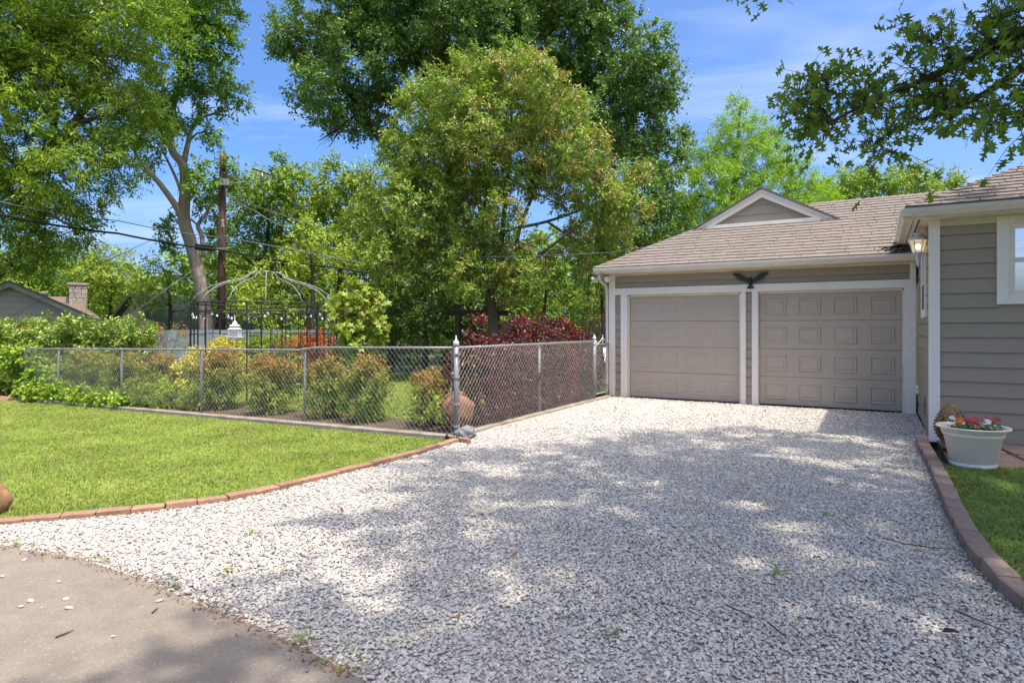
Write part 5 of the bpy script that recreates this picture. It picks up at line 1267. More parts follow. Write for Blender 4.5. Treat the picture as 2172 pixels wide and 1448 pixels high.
limbs = [[(6.75,1.48,2.6,.12),(5.9,2.6,3.2,.09),tuple(at(2230,70,4.6)) + (.06,),tuple(at(2080,115,4.8)) + (.038,),tuple(at(1960,170,5.0)) + (.026,),tuple(at(1850,215,5.15)) + (.017,),tuple(at(1760,260,5.25)) + (.009,)],
         [tuple(at(2230,90,4.6)) + (.04,),tuple(at(2120,180,4.8)) + (.026,),tuple(at(2010,235,4.95)) + (.018,),tuple(at(1900,275,5.15)) + (.01,),tuple(at(1830,325,5.2)) + (.006,)],
         [(6.6,1.6,4.0,.13),(5.2,2.8,5.6,.1),(3.8,3.6,6.6,.075),(2.4,4.0,7.1,.05),(1.2,4.4,7.3,.03)],
         [(6.5,1.7,4.6,.12),(5.6,3.4,6.2,.09),(4.6,4.8,7.2,.06),(3.2,5.6,7.5,.035)],
         [(6.4,1.8,5.2,.11),(6.2,3.4,6.4,.08),(6.2,5.0,7.2,.05)],
         [(6.5,1.7,4.3,.1),(4.6,1.4,5.8,.07),(2.8,1.2,6.8,.045),(1.4,1.6,6.9,.03)],
         [tuple(at(1605,-180,5.0)) + (.014,),tuple(at(1604,-60,5.0)) + (.008,),tuple(at(1602,-15,5.0)) + (.004,)]]
def oak_drop(C):
    px = CX + FOC*C[:,0]/np.maximum(C[:,1], .1); py = HY - FOC*(C[:,2]-EYE)/np.maximum(C[:,1], .1)
    inside = (C[:,1] > .5) & (px > -200) & (px < 2190) & (py > -75) & (py < 700)
    edge = 40 + (2060-px)*.42                      # the real branch's upper outline
    low = np.interp(px, [1640,1700,1850,2000,2172], [250,300,330,295,290])
    return inside & ((py < edge) | (py > low)) & ~((px < 1620) & (px > 1580) & (py < -54))
make_tree('shade_oak', 'oak with pointed lobed leaves whose low branch hangs in from the upper right', 'tree', ob, trunk, limbs, vis, L_['oak_fg'], M['bark_dark'], leaf=(.095,.95), dens=5.8, r=.38, twigs=5, nl=5, shape='oak', seed=3, droop=.5, flat=.6, maxn=520, inner=.15, drop=oak_drop, twig_geo=.004, rmin=.007, extra=dict(lobes=up, dens=2.9, r=.42, twigs=6, nl=6, leaf=.15, shape='oak_far', maxn=300))

# ---- big tree at the left border (trunk outside the picture)
tb = at(-210, 760, 18.6); tb.z = -.35
D0 = 17.8
lob = lobes_px([(60,40,120),(190,40,110),(300,50,80),(30,170,100),(130,150,110),(250,150,100),(290,215,40),(70,280,100),(180,260,100),(280,270,65),(40,390,85),(130,370,80),(225,350,60),(20,480,70),(110,470,70),(185,455,40),(165,520,30),(60,540,50),(-60,100,150),(-80,300,140),(-250,150,200),(-200,0,200),(100,-80,160),(260,-70,120)], D0, depth=1.1, dj=1.0, seed=2)
make_tree('pecan_tree', 'big leafy tree at the left border with a limb rising from its edge', 'tree', tb,
    [(tb.x,tb.y,tb.z-.2,.42),(tb.x+.1,tb.y,tb.z+1.2,.34),W(-190,560,18.76,0.347),W(-200,420,18.76,0.312),W(-190,200,18.50,0.231),W(-150,0,18.50,0.139)],
    [[W(-195,520,18.76,0.289),W(-90,450,18.50,0.266),W(0,395,18.24,0.176),W(88,330,17.99,0.139),W(150,268,17.99,0.111),W(195,205,17.99,0.084),W(225,120,17.99,0.055),W(240,20,17.99,0.028)],
     [W(100,310,17.99,0.093),W(118,235,18.11,0.078),W(90,150,18.24,0.055),W(70,60,18.24,0.028)],
     [W(150,268,17.99,0.074),W(230,240,17.73,0.046),W(300,215,17.47,0.019)],
     [W(-180,640,18.76,0.185),W(-60,640,18.50,0.150),W(0,582,18.24,0.102),W(36,545,17.99,0.074),W(50,505,17.99,0.046)],
     [W(0,395,18.24,0.093),W(80,440,17.73,0.055),W(150,480,17.47,0.028)]],
    lob, L_['pecan'], M['bark_mid'], leaf=(.125,.36), dens=2.4, r=.5, twigs=9, nl=12, seed=5, droop=.55, flat=.5, maxn=380, inner=.35, rmin=.01)

# ---- leaning pale-trunked tree
lb = at(438, 712, 23.0); lb.z = -.35
lob = lobes_px([(440,20,60),(395,70,60),(350,40,50),(450,90,48),(420,150,55),(360,150,50),(470,150,26),(500,205,28),(455,215,38),(385,235,45),(325,230,50),(300,290,40),(440,280,26),(430,380,42),(480,365,34),(500,395,22),(350,500,24),(355,470,18),(445,440,30),(455,-60,80),(370,-50,70),(300,350,24)], 23.0, depth=1.2, dj=1.2, seed=4)
make_tree('leaning_tree', 'tall tree with a pale leaning trunk next to the utility pole', 'tree', lb,
    [W(440,725,23,0.258),W(437,690,23,0.245),W(425,600,23,0.232),W(406,520,23,0.215),W(390,465,23,0.215),W(393,400,23,0.189),W(388,350,23,0.163),W(365,318,23,0.129),W(362,260,23,0.103),W(378,180,23,0.086),W(392,90,23,0.065),W(400,0,23,0.043),W(405,-60,23,0.017)],
    [[W(388,460,23,0.146),W(365,425,22.8,0.112),W(335,385,22.6,0.095),W(308,355,22.4,0.073),W(285,320,22.2,0.043),W(270,280,22,0.022)],
     [W(390,345,23,0.112),W(402,290,23.2,0.077),W(412,262,23.3,0.069),W(432,248,23.4,0.052),W(470,235,23.5,0.030),W(500,210,23.6,0.017)],
     [W(432,545,23,0.086),W(428,500,23.1,0.086),W(420,478,23.1,0.077),W(436,455,23.2,0.060),W(450,430,23.2,0.043),W(475,390,23.4,0.026)],
     [W(420,478,23.1,0.043),W(400,465,23.1,0.034),W(365,480,22.8,0.022)],
     [W(388,420,23,0.069),W(372,375,23.3,0.052),W(340,310,23.6,0.034)]],
    lob, L_['lean'], M['bark_pale'], leaf=(.15,.45), dens=3.0, r=.42, twigs=8, nl=8, seed=8, droop=.4, maxn=320, inner=.4, sides=12)

# ---- big live oak behind the garden
qb = at(955, 712, 31.0); qb.z = -.3
lob = lobes_px([(660,90,75),(625,110,45),(720,40,90),(760,140,85),(690,190,55),(640,200,38),(740,240,50),(830,40,100),(860,150,85),(940,60,110),(1040,110,100),(1080,20,110),(1180,90,110),(1250,30,90),(1300,130,90),(1260,220,100),(1370,110,50),(1390,190,55),(1340,260,80),(1410,215,35),(1310,350,80),(1400,330,62),(1440,310,30),(1430,400,48),(1360,420,70),(1420,470,50),(1330,500,70),(1280,560,60),(1380,540,50),(1200,300,90),(1150,200,90),(1000,220,90),(800,250,60),(680,270,18),(1000,-60,150),(1200,-60,140),(800,-60,120),(900,360,80),(1000,420,70),(860,480,70)], 30.0, depth=1.5, dj=2.2, seed=6)
def oakgap(C):
    px = CX + FOC*C[:,0]/C[:,1]; py = HY - FOC*(C[:,2]-EYE)/C[:,1]
    return ((np.hypot((px-1155)/75, (py-452)/34) < 1)) | (np.hypot((px-1190)/28, (py-590)/36) < 1)
make_tree('live_oak', 'huge dark green oak towering behind the brown-tasselled tree', 'tree', qb,
    [W(952,735,31,.62),W(955,690,31,.52),W(958,600,31,.46),W(955,500,31,.42),W(965,400,31,.34),W(985,280,31,.25),W(1005,150,31,.16),W(1010,20,31,.08)],
    [[W(957,520,31,.3),W(900,420,30.5,.25),W(830,330,30,.2),W(770,240,29.5,.14),W(710,160,29.5,.09),W(660,100,29.5,.05)],
     [W(960,440,31,.3),W(1040,350,30.5,.25),W(1130,270,30,.2),W(1230,190,30,.14),W(1310,120,30,.09),W(1370,110,30,.05)],
     [W(958,560,31,.15),W(1060,495,30.5,.09),W(1160,470,30,.065),W(1270,430,29.6,.06),W(1370,380,29.5,.06),W(1440,340,29.5,.03)],
     [W(1160,470,30,.05),W(1240,520,29.6,.08),W(1330,550,29.4,.05)],
     [W(760,240,29.5,.07),W(720,270,29,.05),W(690,290,29,.03),W(675,300,28.8,.015)],
     [W(965,400,31,.2),W(930,260,30.5,.15),W(880,120,30,.1),W(850,20,30,.05)]],
    lob, L_['oak'], M['bark_dark'], leaf=(.155,.62), dens=1.55, r=.6, twigs=10, nl=9, seed=10, droop=.1, upw=.45, maxn=420, inner=.5, drop=oakgap, flat=.6, spread=.85)
# bare twigs of the oak's low left branch
dead = []
rr = random.Random(3)
b = MB()
for k in range(7):
    p0 = at(735 - k*3, 268 + k*3, 28.8); q1 = at(700 + rr.uniform(-12,10), 285 + rr.uniform(-5,25), 28.7); q2 = at(690 + rr.uniform(-20,25), 300 + rr.uniform(-12,22), 28.6); b.tube([p0, p0.lerp(q1,.5) + Vector((0,0,.08)), q1, q2], [.035,.025,.016,.006], 4)
tw = b.build('dead_branch', M['bark_dark']); tag(tw, 'bare dead branch below the left side of the huge oak', 'branch')

# ---- ash with brown seed tassels
ab_ = at(1046, 735, 19.0); ab_.z = 0
lob = lobes_px([(1075,150,60),(1010,160,55),(950,190,60),(900,240,65),(1140,180,60),(1190,250,65),(1100,250,80),(1010,270,80),(930,320,80),(860,330,55),(1230,330,60),(1260,400,55),(1180,390,70),(1090,350,70),(1010,380,65),(880,420,65),(820,400,45),(1300,440,50),(1330,380,35),(1250,490,50),(960,470,50),(1030,500,42),(860,500,60),(900,560,55),(1000,580,45),(1100,590,50),(1080,540,30),(1200,560,42),(1260,555,35),(820,560,45),(1110,510,26),(980,605,32),(1090,605,32),(780,470,45),(800,520,45),(930,420,60),(1120,320,60),(1060,460,45),(960,540,45),(1300,500,40),(1340,440,30)], 18.6, depth=1.15, dj=1.0, seed=9)
def ash_gap(C):
    px = CX + FOC*C[:,0]/C[:,1]; py = HY - FOC*(C[:,2]-EYE)/C[:,1]
    return (np.hypot((px-1160)/55, (py-458)/26) < 1) | (np.hypot((px-1190)/22, (py-585)/26) < 1)
def tassel(rng, p, cid, n):
    px = CX + FOC*p[:,0]/p[:,1]; w_ = np.clip((px-860)/200, .12, 1)*.6
    c = (rng.uniform(size=n) < .3).astype(float)
    return np.clip(c[cid]*w_*1.5*(rng.uniform(size=len(p)) < .75) + (rng.uniform(size=len(p)) < .06), 0, 1)
make_tree('ash_tree', 'many-stemmed pale green tree hung with brown seed tassels above the red shrubs', 'tree', ab_,
    [W(1046,740,19,.16),W(1047,700,19,.145),W(1045,665,19,.14),W(1043,640,19,.12),W(1055,580,19,.09),W(1065,500,19,.075),W(1075,400,19,.06),W(1085,280,19,.04),W(1080,170,19,.02)],
    [[W(1044,645,19,.11),W(1025,610,18.9,.09),W(1010,560,18.8,.075),W(1000,480,18.7,.06),W(985,380,18.6,.045),W(960,260,18.5,.02)],
     [W(1045,660,19,.12),W(1075,620,18.9,.1),W(1092,560,18.8,.085),W(1100,490,18.7,.07),W(1135,400,18.5,.05),W(1165,290,18.4,.025)],
     [W(1085,590,18.8,.06),W(1140,545,18.5,.05),W(1210,490,18.2,.04),W(1280,440,18,.02)],
     [W(1025,610,18.9,.05),W(980,575,18.7,.045),W(920,540,18.4,.035),W(860,480,18.2,.02)],
     [W(1044,640,19,.07),W(1030,560,19.2,.06),W(1025,470,19.4,.05),W(1040,350,19.4,.03)],
     [W(1000,480,18.7,.045),W(940,420,18.4,.035),W(890,340,18.2,.02)]],
    lob, L_['ash'], M['bark_mid'], leaf=(.11,.42), dens=5.2, r=.36, twigs=8, nl=10, seed=12, droop=.3, upw=.2, maxn=420, inner=.5, drop=ash_gap, tintf=tassel, flat=.6)

# ---- bald cypress behind the garage
cb = at(1558, 700, 27.0); cb.z = 0
lob = []
rr = random.Random(14)
for (px, py, r) in ((1570,222,16),(1568,250,24),(1530,262,10),(1590,285,36),(1560,295,34),(1528,300,18),(1620,310,26),(1640,285,12),(1545,335,42),(1600,345,50),(1500,345,22),(1650,345,34),(1510,385,40),(1575,390,52),(1640,390,44),(1690,385,34),(1490,430,46),(1560,440,50),(1630,440,48),(1700,430,46),(1740,420,32),(1470,470,40),(1540,480,46),(1480,330,14),(1690,350,20),(1760,445,30),(1720,460,50),(1480,520,50),(1560,530,60)):
    lob += lobes_px([(px, py, r)], 26.5 + rr.uniform(-1,1), depth=1.2)
make_tree('bald_cypress', 'feathery yellow-green cypress behind the garage gable', 'tree', cb,
    [W(1558,720,27,.3),W(1557,560,27,.26),W(1556,460,27,.2),W(1558,380,27,.14),W(1565,300,27,.09),W(1570,225,27,.03)],
    [[W(1557,450,27,.08),W(1520,425,26.6,.06),W(1480,415,26.3,.03)],[W(1557,420,27,.08),W(1610,390,26.6,.05),W(1660,350,26.3,.025)],[W(1557,480,27,.09),W(1630,450,26.6,.06),W(1710,410,26.3,.03)],[W(1556,500,27,.08),W(1510,490,26.6,.05),W(1465,480,26.3,.025)],[W(1558,370,27,.06),W(1525,340,26.7,.04),W(1498,330,26.4,.02)]],
    lob, L_['cypress'], M['bark_dark'], leaf=(.16,.2), dens=2.6, r=.5, twigs=8, nl=11, seed=15, droop=.1, upw=.35, maxn=260, inner=.45, flat=.3, outw=.7)

# ---- background trees
def bg_tree(name, label, px, D, lobs, lm, seed, leaf=(.16,.5), dens=2.4, r=.6, twigs=7, nl=8, bark='bark_dark', depth=1.2, dj=.9, group='background trees', tintf=None):
    base = at(px, 700, D); base.z = fall(base) - .1
    lob = lobes_px(lobs, D, depth=depth, dj=dj, seed=seed)
    top = min(q[1] for q in lobs); z1 = at(px, top, D).z
    bx_ = random.Random(seed).uniform(-.35, .35)
    tr = [(base.x, D, base.z-.2, .13),(base.x+bx_*.4, D, base.z+(z1-base.z)*.2, .11),(base.x+bx_, D, base.z+(z1-base.z)*.42, .09),(base.x+bx_*.6, D+.1, base.z+(z1-base.z)*.65, .06),(base.x, D, base.z+(z1-base.z)*.9, .03)]
    make_tree(name, label, 'tree', base, tr, [], lob, lm, M[bark], leaf=leaf, dens=dens, r=r, twigs=twigs, nl=nl, seed=seed, droop=.25, upw=.2, maxn=140, inner=.5, group=group, sides=7, tintf=tintf, flat=.6)
bg_tree('garden_tree', 'bushy mid-green tree rising right of the utility pole', 575, 27, [(560,400,50),(600,380,42),(520,450,50),(580,460,65),(640,420,55),(630,360,20),(500,520,50),(570,540,60),(530,600,60),(600,610,60)], L_['green'], 31)
bg_tree('garden_tree', 'light green tree with pointed top left of the brown-tasselled tree', 735, 26, [(735,370,34),(700,400,45),(760,410,48),(730,450,60),(680,470,50),(790,470,50),(700,540,60),(770,550,60),(650,540,40)], L_['green2'], 32)
bg_tree('garden_tree', 'low yellow-green tree behind the gazebo dome', 660, 22, [(650,500,36),(690,520,40),(620,540,40),(590,580,42),(660,580,50),(720,570,40),(640,640,45),(560,640,45),(700,640,45),(500,620,40)], L_['yellowish'], 33, dens=1.5, leaf=(.13,.5), r=.5)
bg_tree('garden_tree', 'dark dense tree in the shade behind the maple sapling', 830, 24, [(830,470,60),(800,540,60),(870,560,60),(840,620,60),(780,650,55),(900,640,55),(740,690,50),(830,690,50),(890,700,50)], L_['dark'], 34, dens=1.5, leaf=(.14,.5), r=.55)
bg_tree('garden_shrub', 'dark rounded shrub between the sapling and the timber arbour', 900, 20, [(880,660,40),(910,692,34),(850,690,35),(930,655,22),(900,715,30)], L_['dark'], 35, dens=2.4, leaf=(.1,.5), r=.35, group='garden shrubs')
bg_tree('garden_shrub', 'sunlit light green shrub spilling over the board fence', 1160, 21, [(1120,640,40),(1170,620,40),(1210,650,40),(1140,670,30),(1240,620,34),(1090,610,30),(1190,580,30),(1260,660,34)], L_['green'], 36, dens=2.4, leaf=(.1,.5), r=.35, group='garden shrubs')
bg_tree('garden_shrub', 'bright green low shrub in front of the board fence', 1190, 15.5, [(1180,712,26),(1215,705,22),(1150,725,20)], L_['green2'], 37, dens=4, leaf=(.08,.5), r=.25, group='garden shrubs')
bg_tree('garden_shrub', 'leafy green shrub behind the rusty trellis', 1275, 18.5, [(1270,610,34),(1290,650,34),(1260,690,34),(1300,580,30)], L_['green'], 38, dens=3, leaf=(.09,.5), r=.3, group='garden shrubs')
bg_tree('garden_tree', 'full leafy tree directly behind the many-stemmed tree', 985, 24.5, [(960,520,60),(1010,560,60),(930,580,60),(1060,600,55),(980,620,60),(1110,640,50),(1040,530,40),(900,480,60),(1010,470,40),(1000,660,50),(1150,620,45),(1210,640,45)], L_['dark'], 46, dens=2.6, leaf=(.14,.5), r=.5)
bg_tree('dark_tree', 'dark dense tree behind the garage roof corner', 1310, 26, [(1260,520,55),(1320,540,60),(1380,520,50),(1300,600,70),(1230,600,50),(1400,480,50),(1430,560,60)], L_['dark'], 39, dens=1.6, leaf=(.16,.5), r=.6)
bg_tree('far_tree', 'tall dark tree behind the neighbouring gable', 60, 34, [(40,560,60),(100,540,50),(150,560,40),(10,600,60),(110,600,60),(170,610,40),(60,640,50)], L_['green'], 40, depth=1.0)
bg_tree('far_tree', 'bright green tree right of the stone chimney', 235, 33, [(235,550,36),(210,590,45),(260,590,40),(230,630,45),(280,630,40),(300,660,30)], L_['green2'], 41, depth=1.0)
bg_tree('far_tree', 'olive green tree left of the leaning trunk', 355, 24, [(330,580,36),(370,570,32),(400,600,34),(340,620,40),(310,640,34),(380,640,38),(420,640,30)], L_['green'], 42, dens=1.6, leaf=(.13,.45), depth=1.0)
bg_tree('far_tree', 'row-end green tree above the wing roof ridge', 1800, 31, [(1780,400,34),(1820,390,34),(1860,385,30),(1790,430,50),(1850,420,50),(1740,420,30)], L_['green'], 43)
bg_tree('far_tree', 'green treetop beside the house roof hip', 1950, 31, [(1920,375,24),(1960,385,28),(1990,390,22),(1930,410,40),(1990,410,36),(2020,395,16),(1890,395,26)], L_['green2'], 44)
bg_tree('far_tree', 'shrubby tree behind the utility pole foot', 470, 25, [(455,600,30),(490,560,34),(480,640,40),(440,660,30),(510,680,34),(445,560,18)], L_['green'], 45, dens=1.7, leaf=(.12,.5), r=.5)
for k, (px, D, pxs, lab) in enumerate(((700,19.5,[(690,730,40),(720,700,40),(740,740,40),(690,760,40)],'dark shrub behind the maple sapling stem'),(800,20.5,[(790,720,42),(830,735,42),(810,690,36),(850,700,36),(830,765,30),(790,765,30)],'dark shrub under the dense tree right of the sapling'),(900,22,[(870,735,40),(910,745,40),(945,735,40),(900,700,36),(950,700,30)],'dark shrub left of the timber arbour'))):
    bg_tree('garden_shrub', lab, px, D, pxs, L_['dark'], 120+k, dens=2.2, leaf=(.11,.5), r=.4, group='garden shrubs')
# the wood that closes the view beyond the gardens
rng = np.random.default_rng(77)
wl_ = []
for k in range(70):
    px = -900 + k*56 + rng.uniform(-20,20); D = rng.uniform(44,60); py = rng.uniform(560,640) if not 150 < px < 430 else rng.uniform(610,650); r_ = rng.uniform(55,95)
    wl_ += lobes_px([(px, py, r_), (px + 30, py + 60, r_)], D)
C, O, K = clumps_in(rng, wl_, .16, .6); C[:,2] = np.maximum(C[:,2], -.3)
p, d, n, cid, _ = sprays(rng, C, O, 1.1, 6, 6)
o = leaves_object('distant_wood', p, d, n, 0.6*rng.uniform(.6,1.2,len(p)), .55, np.clip(.5*rng.uniform(size=len(C))[cid] + .5*rng.uniform(size=len(p)), 0, 1), L_['green'], None); tag(o, kind='stuff')

# ---- maple sapling
mb0 = at(757, 800, 12.4); mb0.z = -.03
lob = lobes_px([(757,620,24),(735,650,28),(785,645,28),(765,680,34),(720,665,22),(805,690,16),(740,700,32),(790,710,24),(765,735,28),(738,745,24),(800,625,10),(758,598,10)], 12.4, depth=1.0, dj=.12, seed=3)
make_tree('maple_sapling', 'young lime-green maple sapling right of the gazebo', 'tree', mb0,
    [(mb0.x,mb0.y,-.1,.03),(mb0.x,mb0.y,.6,.026),(mb0.x+.02,mb0.y,1.3,.02),(mb0.x-.01,mb0.y,2.0,.012),(mb0.x,mb0.y,2.35,.005)], [], lob, L_['maple'], M['bark_mid'], leaf=(.125,.95), dens=14, r=.14, twigs=4, nl=4, shape='maple', seed=4, droop=.8, flat=.5, maxn=80, inner=.4, rmin=.005, tintf=lambda g, p, c, n: (g.uniform(size=len(p)) < .1)*.7)

# ---------------------------------------------------------------- shrubs along the fence
def shrub(name, label, base, lobes, lm, seed, leaf, dens, r, twigs, nl, group=None, tintf=None, bark='bark_mid', shape='lance', droop=.2, upw=.4, flat=.5, stems=6, cat='shrub', outw=.6, maxn=90, inner=.4, side=.8):
    rr = random.Random(seed); base = Vector(base)
    cz = np.mean([c for c, r_ in lobes], axis=0); top = max(c[2] + r_[2]*.5 for c, r_ in lobes)
    ls = []
    for k in range(stems):
        c, r_ = lobes[k % len(lobes)]
        a = rr.uniform(0,6.28); e = (base.x + math.cos(a)*.05, base.y + math.sin(a)*.05, base.z)
        ls.append([e + (.012,), ((e[0]+c[0])/2 + rr.uniform(-.05,.05), (e[1]+c[1])/2, (e[2]+c[2])/2 + .05, .009), (c[0], c[1], c[2], .006)])
    return make_tree(name, label, cat, base, ls[0], ls[1:], lobes, lm, M[bark], leaf=leaf, dens=dens, r=r, twigs=twigs, nl=nl, seed=seed, group=group, tintf=tintf, shape=shape, droop=droop, upw=upw, flat=flat, maxn=maxn, inner=inner, sides=5, rmin=.004, crown_name='foliage', outw=outw, side=side)
def top_tint(z0, z1, amt, col=1.0):
    def f(g, p, c, n):
        k = np.clip((p[:,2]-z0)/(z1-z0), 0, 1)**1.5; cl = g.uniform(.35,1,n)[c]
        return np.clip(k*cl*amt*g.uniform(.5,1.2,len(p)) + (g.uniform(size=len(p)) < .03), 0, 1)*col
    return f
NP = [(118,742,80,'nandina shrub with dull olive tips at the ivy end of the fence'),(190,748,105,'rounded nandina shrub with brownish tips, second from the ivy'),(268,756,90,'nandina shrub right of the second-farthest fence post'),(345,762,110,'broad orange-flushed nandina shrub left of the third fence post'),(462,752,135,'tallest nandina shrub with red-orange tips below the yellow shrub'),(580,764,112,'rounded orange-topped nandina shrub left of the bent rail post'),(688,772,92,'greenish nandina shrub just right of the bent rail post'),(778,762,112,'nandina shrub with long orange shoots nearest the open lawn gap'),(912,802,92,'low red-tipped nandina shrub beside the terracotta urn')]
for k, (px, py, wd, lab) in enumerate(NP):
    a = on_row(px, .62); c = F(a, .62); D = c.y; gz_ = fall(c); zt = EYE - (py-HY)/FOC*D; hw_ = wd/2/FOC*D*.86
    h = zt - gz_; rr = random.Random(50+k)
    lob = [(np.array([c.x, c.y, gz_ + h*.36]), np.array([hw_*.85, .38, h*.36])), (np.array([c.x + hw_*.25, c.y, gz_ + h*.66]), np.array([hw_*.7, .34, h*.28])), (np.array([c.x - hw_*.35, c.y + .05, gz_ + h*.7]), np.array([hw_*.6, .32, h*.25])), (np.array([c.x + rr.uniform(-.1,.1), c.y, gz_ + h*.88]), np.array([hw_*.4, .25, h*.13]))]
    amt = (.35,.4,.45,.7,.95,.95,.6,.85,.95)[k]
    shrub('nandina_shrub', lab, (c.x, c.y, gz_), lob, L_['nandina'], 60+k, (.07,.32), 26, .17, 7, 9, 'nandina shrubs along the chain-link fence', top_tint(gz_ + h*.4, zt, amt), outw=.8, upw=.55)
LP = [(1045,714,90,'wine-red leaved shrub behind the fence next to the corner post'),(1128,697,95,'middle wine-red shrub with scarlet shoots behind the fence'),(1212,706,80,'wine-red shrub with a scarlet streak next to the garden gate')]
for k, (px, py, wd, lab) in enumerate(LP):
    bb = on_col(px, .47); c = F(.47, bb); D = c.y; zt = EYE - (py-HY)/FOC*D; rr = random.Random(80+k); hw_ = .42
    lob = []
    for t_ in (-.55, -.15, .25, .6):              # a loose thicket strung along the fence
        q = c + V*(t_*1.15) + U*rr.uniform(-.06, .05); hh = zt - rr.uniform(.05, .3)
        lob += [(np.array([q.x, q.y, hh*.28]), np.array([.34, .36, hh*.3])), (np.array([q.x + rr.uniform(-.05,.05), q.y, hh*.62]), np.array([.33, .38, hh*.27])), (np.array([q.x, q.y, hh*.88]), np.array([.26, .3, hh*.14]))]
    lob += [(np.array([c.x + V.x*t_, c.y + V.y*t_, zt + rr.uniform(-.16,.1)]), np.array([.05,.05,.15])) for t_ in [rr.uniform(-.75,.8) for _ in range(9)]]
    cx_ = c.x
    def redt(g, p, cid, n, cx_=cx_, k=k, zt=zt, hw_=hw_):
        st = (np.abs(p[:,0]-(cx_ + hw_*(.1,-.1,-.15)[k])) < .16)*(.25,.3,.85)[k]
        return np.clip((np.clip((p[:,2]-(zt-.2))/.4, 0, 1)*.6 + st)*(g.uniform(size=n) < .75)[cid]*g.uniform(.4,1.1,len(p)), 0, 1)
    shrub('purple_shrub', lab, (c.x, c.y, 0), lob, L_['loro'], 90+k, (.055,.55), 34, .17, 6, 9, 'wine-red shrubs behind the right fence', redt, bark='bark_dark', upw=.5)
# hedge and ivy at the left end
def hedge_lobes(px0, px1, py0, D, n, depth=.55, rpx=26, bottom=1.0, seed=1):
    rr = random.Random(seed); out = []
    for k in range(n):
        px = px0 + (px1-px0)*(k+.5)/n; q = at(px + rr.uniform(-4,4), py0 + rpx + rr.uniform(-5,7), D + rr.uniform(-.25,.25)); r_ = rpx/FOC*D*rr.uniform(.9,1.15)
        out.append((np.array(q), np.array([r_*1.1, depth, r_])))
        q2 = np.array(q); 
        while q2[2] > bottom*.4: q2 = q2 - np.array([0,0,r_*.9]); out.append((q2.copy(), np.array([r_*1.1, depth, r_])))
    return out
hb_ = at(140, 720, 15.6); hb_.z = -.25
shrub('photinia_hedge', 'dense glossy green hedge with red tips behind the left end of the fence', hb_, hedge_lobes(-60,300,680,15.6,12,seed=2), L_['photinia'], 101, (.1,.42), 9, .22, 6, 8, tintf=lambda g, p, c, n: ((g.uniform(size=n) < .035)[c])*(p[:,2] > 1.35)*.9, cat='hedge', stems=12, maxn=120)
hv = F(12.6, .3); hv.z = fall(hv)
ivl = [(np.array(F(a, .05 + .1*(k % 2), fall(F(a,0)) + z)), np.array([.4,.3,.28])) for k, (a, z) in enumerate(((11.6,.3),(12.0,.7),(12.4,1.0),(12.2,.35),(12.8,.6),(13.2,1.0),(13.2,.4),(12.9,1.25),(13.6,.7),(11.3,.15),(13.9,1.1)))]
shrub('ivy', 'bright green ivy climbing over the far left end of the fence', hv, ivl, L_['ivy'], 103, (.085,.75), 16, .16, 5, 7, cat='ivy', flat=.2, droop=.6)
gcl = [(np.array(F(8.0 + k*.28, -.02 + .06*(k % 3), fall(F(8.0 + k*.28,0)) + .1 + .012*k)), np.array([.26,.17,.1 + .008*k])) for k in range(15)]
shrub('ivy', 'low bright ivy creeping over the kerb toward the lawn', F(9.5,.0,fall(F(9.5,0))), gcl, L_['ivy'], 104, (.06,.7), 30, .1, 5, 7, cat='ivy', flat=.3, droop=.3, maxn=60)
wdl = [(np.array(F(a, .3, fall(F(a,0)) + .22)), np.array([.34,.22,.24])) for a in (6.9,7.4,7.9,6.3)]
shrub('leafy_weed', 'fresh light green weeds under the nandinas left of the third post', F(7.1,.3,fall(F(7.1,0))), wdl, L_['yellowish'], 105, (.075,.3), 22, .15, 6, 8, cat='weed')
# golden shrub, red shrubs, low hedge
gb = at(462, 790, 12.9); gb.z = -.12
shrub('golden_shrub', 'rounded golden-yellow shrub at the gazebo\'s left foot', gb, lobes_px([(462,745,30),(430,760,30),(495,758,28),(410,790,36),(460,800,44),(515,790,34),(480,735,18)], 12.9, depth=1.1, dj=.1), L_['gold'], 110, (.06,.55), 22, .13, 6, 8)
rb = at(655, 760, 17.0); rb.z = -.1
shrub('red_shrub', 'scarlet-leaved shrub behind the gazebo next to the sapling', rb, lobes_px([(640,730,20),(670,724,22),(690,716,16),(655,748,28),(690,740,26),(625,745,24),(700,770,34),(650,780,40)], 17.0, depth=1.0, dj=.2), L_['redleaf'], 111, (.085,.4), 9, .2, 6, 8, tintf=lambda g, p, c, n: (g.uniform(size=n) < .6)[c]*g.uniform(.3,1,len(p)))
rb2 = at(590, 770, 16.5); rb2.z = -.1
shrub('red_shrub', 'mixed red and green shrub behind the middle of the gazebo', rb2, lobes_px([(590,735,24),(560,745,24),(615,745,26),(590,775,34),(550,780,30)], 16.5, depth=1.0, dj=.2), L_['nandina'], 112, (.08,.4), 9, .2, 6, 8, tintf=lambda g, p, c, n: (g.uniform(size=n) < .35)[c]*g.uniform(.3,1,len(p)))
lh = at(550, 740, 18.6); lh.z = -.2
shrub('low_hedge', 'low clipped green hedge in front of the blue-grey panels', lh, hedge_lobes(485,640,712,18.6,8,rpx=16,seed=5,depth=.35), L_['green2'], 113, (.08,.5), 9, .18, 6, 7, cat='hedge')
nl_ = at(345, 730, 17.2); nl_.z = -.2
shrub('wispy_shrub', 'wispy orange-brown shrub between the hedge and the panels', nl_, lobes_px([(325,700,22),(350,715,26),(385,695,20),(330,735,24),(370,735,24)], 17.2, depth=.9, dj=.2), L_['nandina'], 114, (.075,.35), 5, .2, 5, 7, tintf=lambda g, p, c, n: g.uniform(size=n)[c]*.8)
vn = at(640, 700, 13.0)
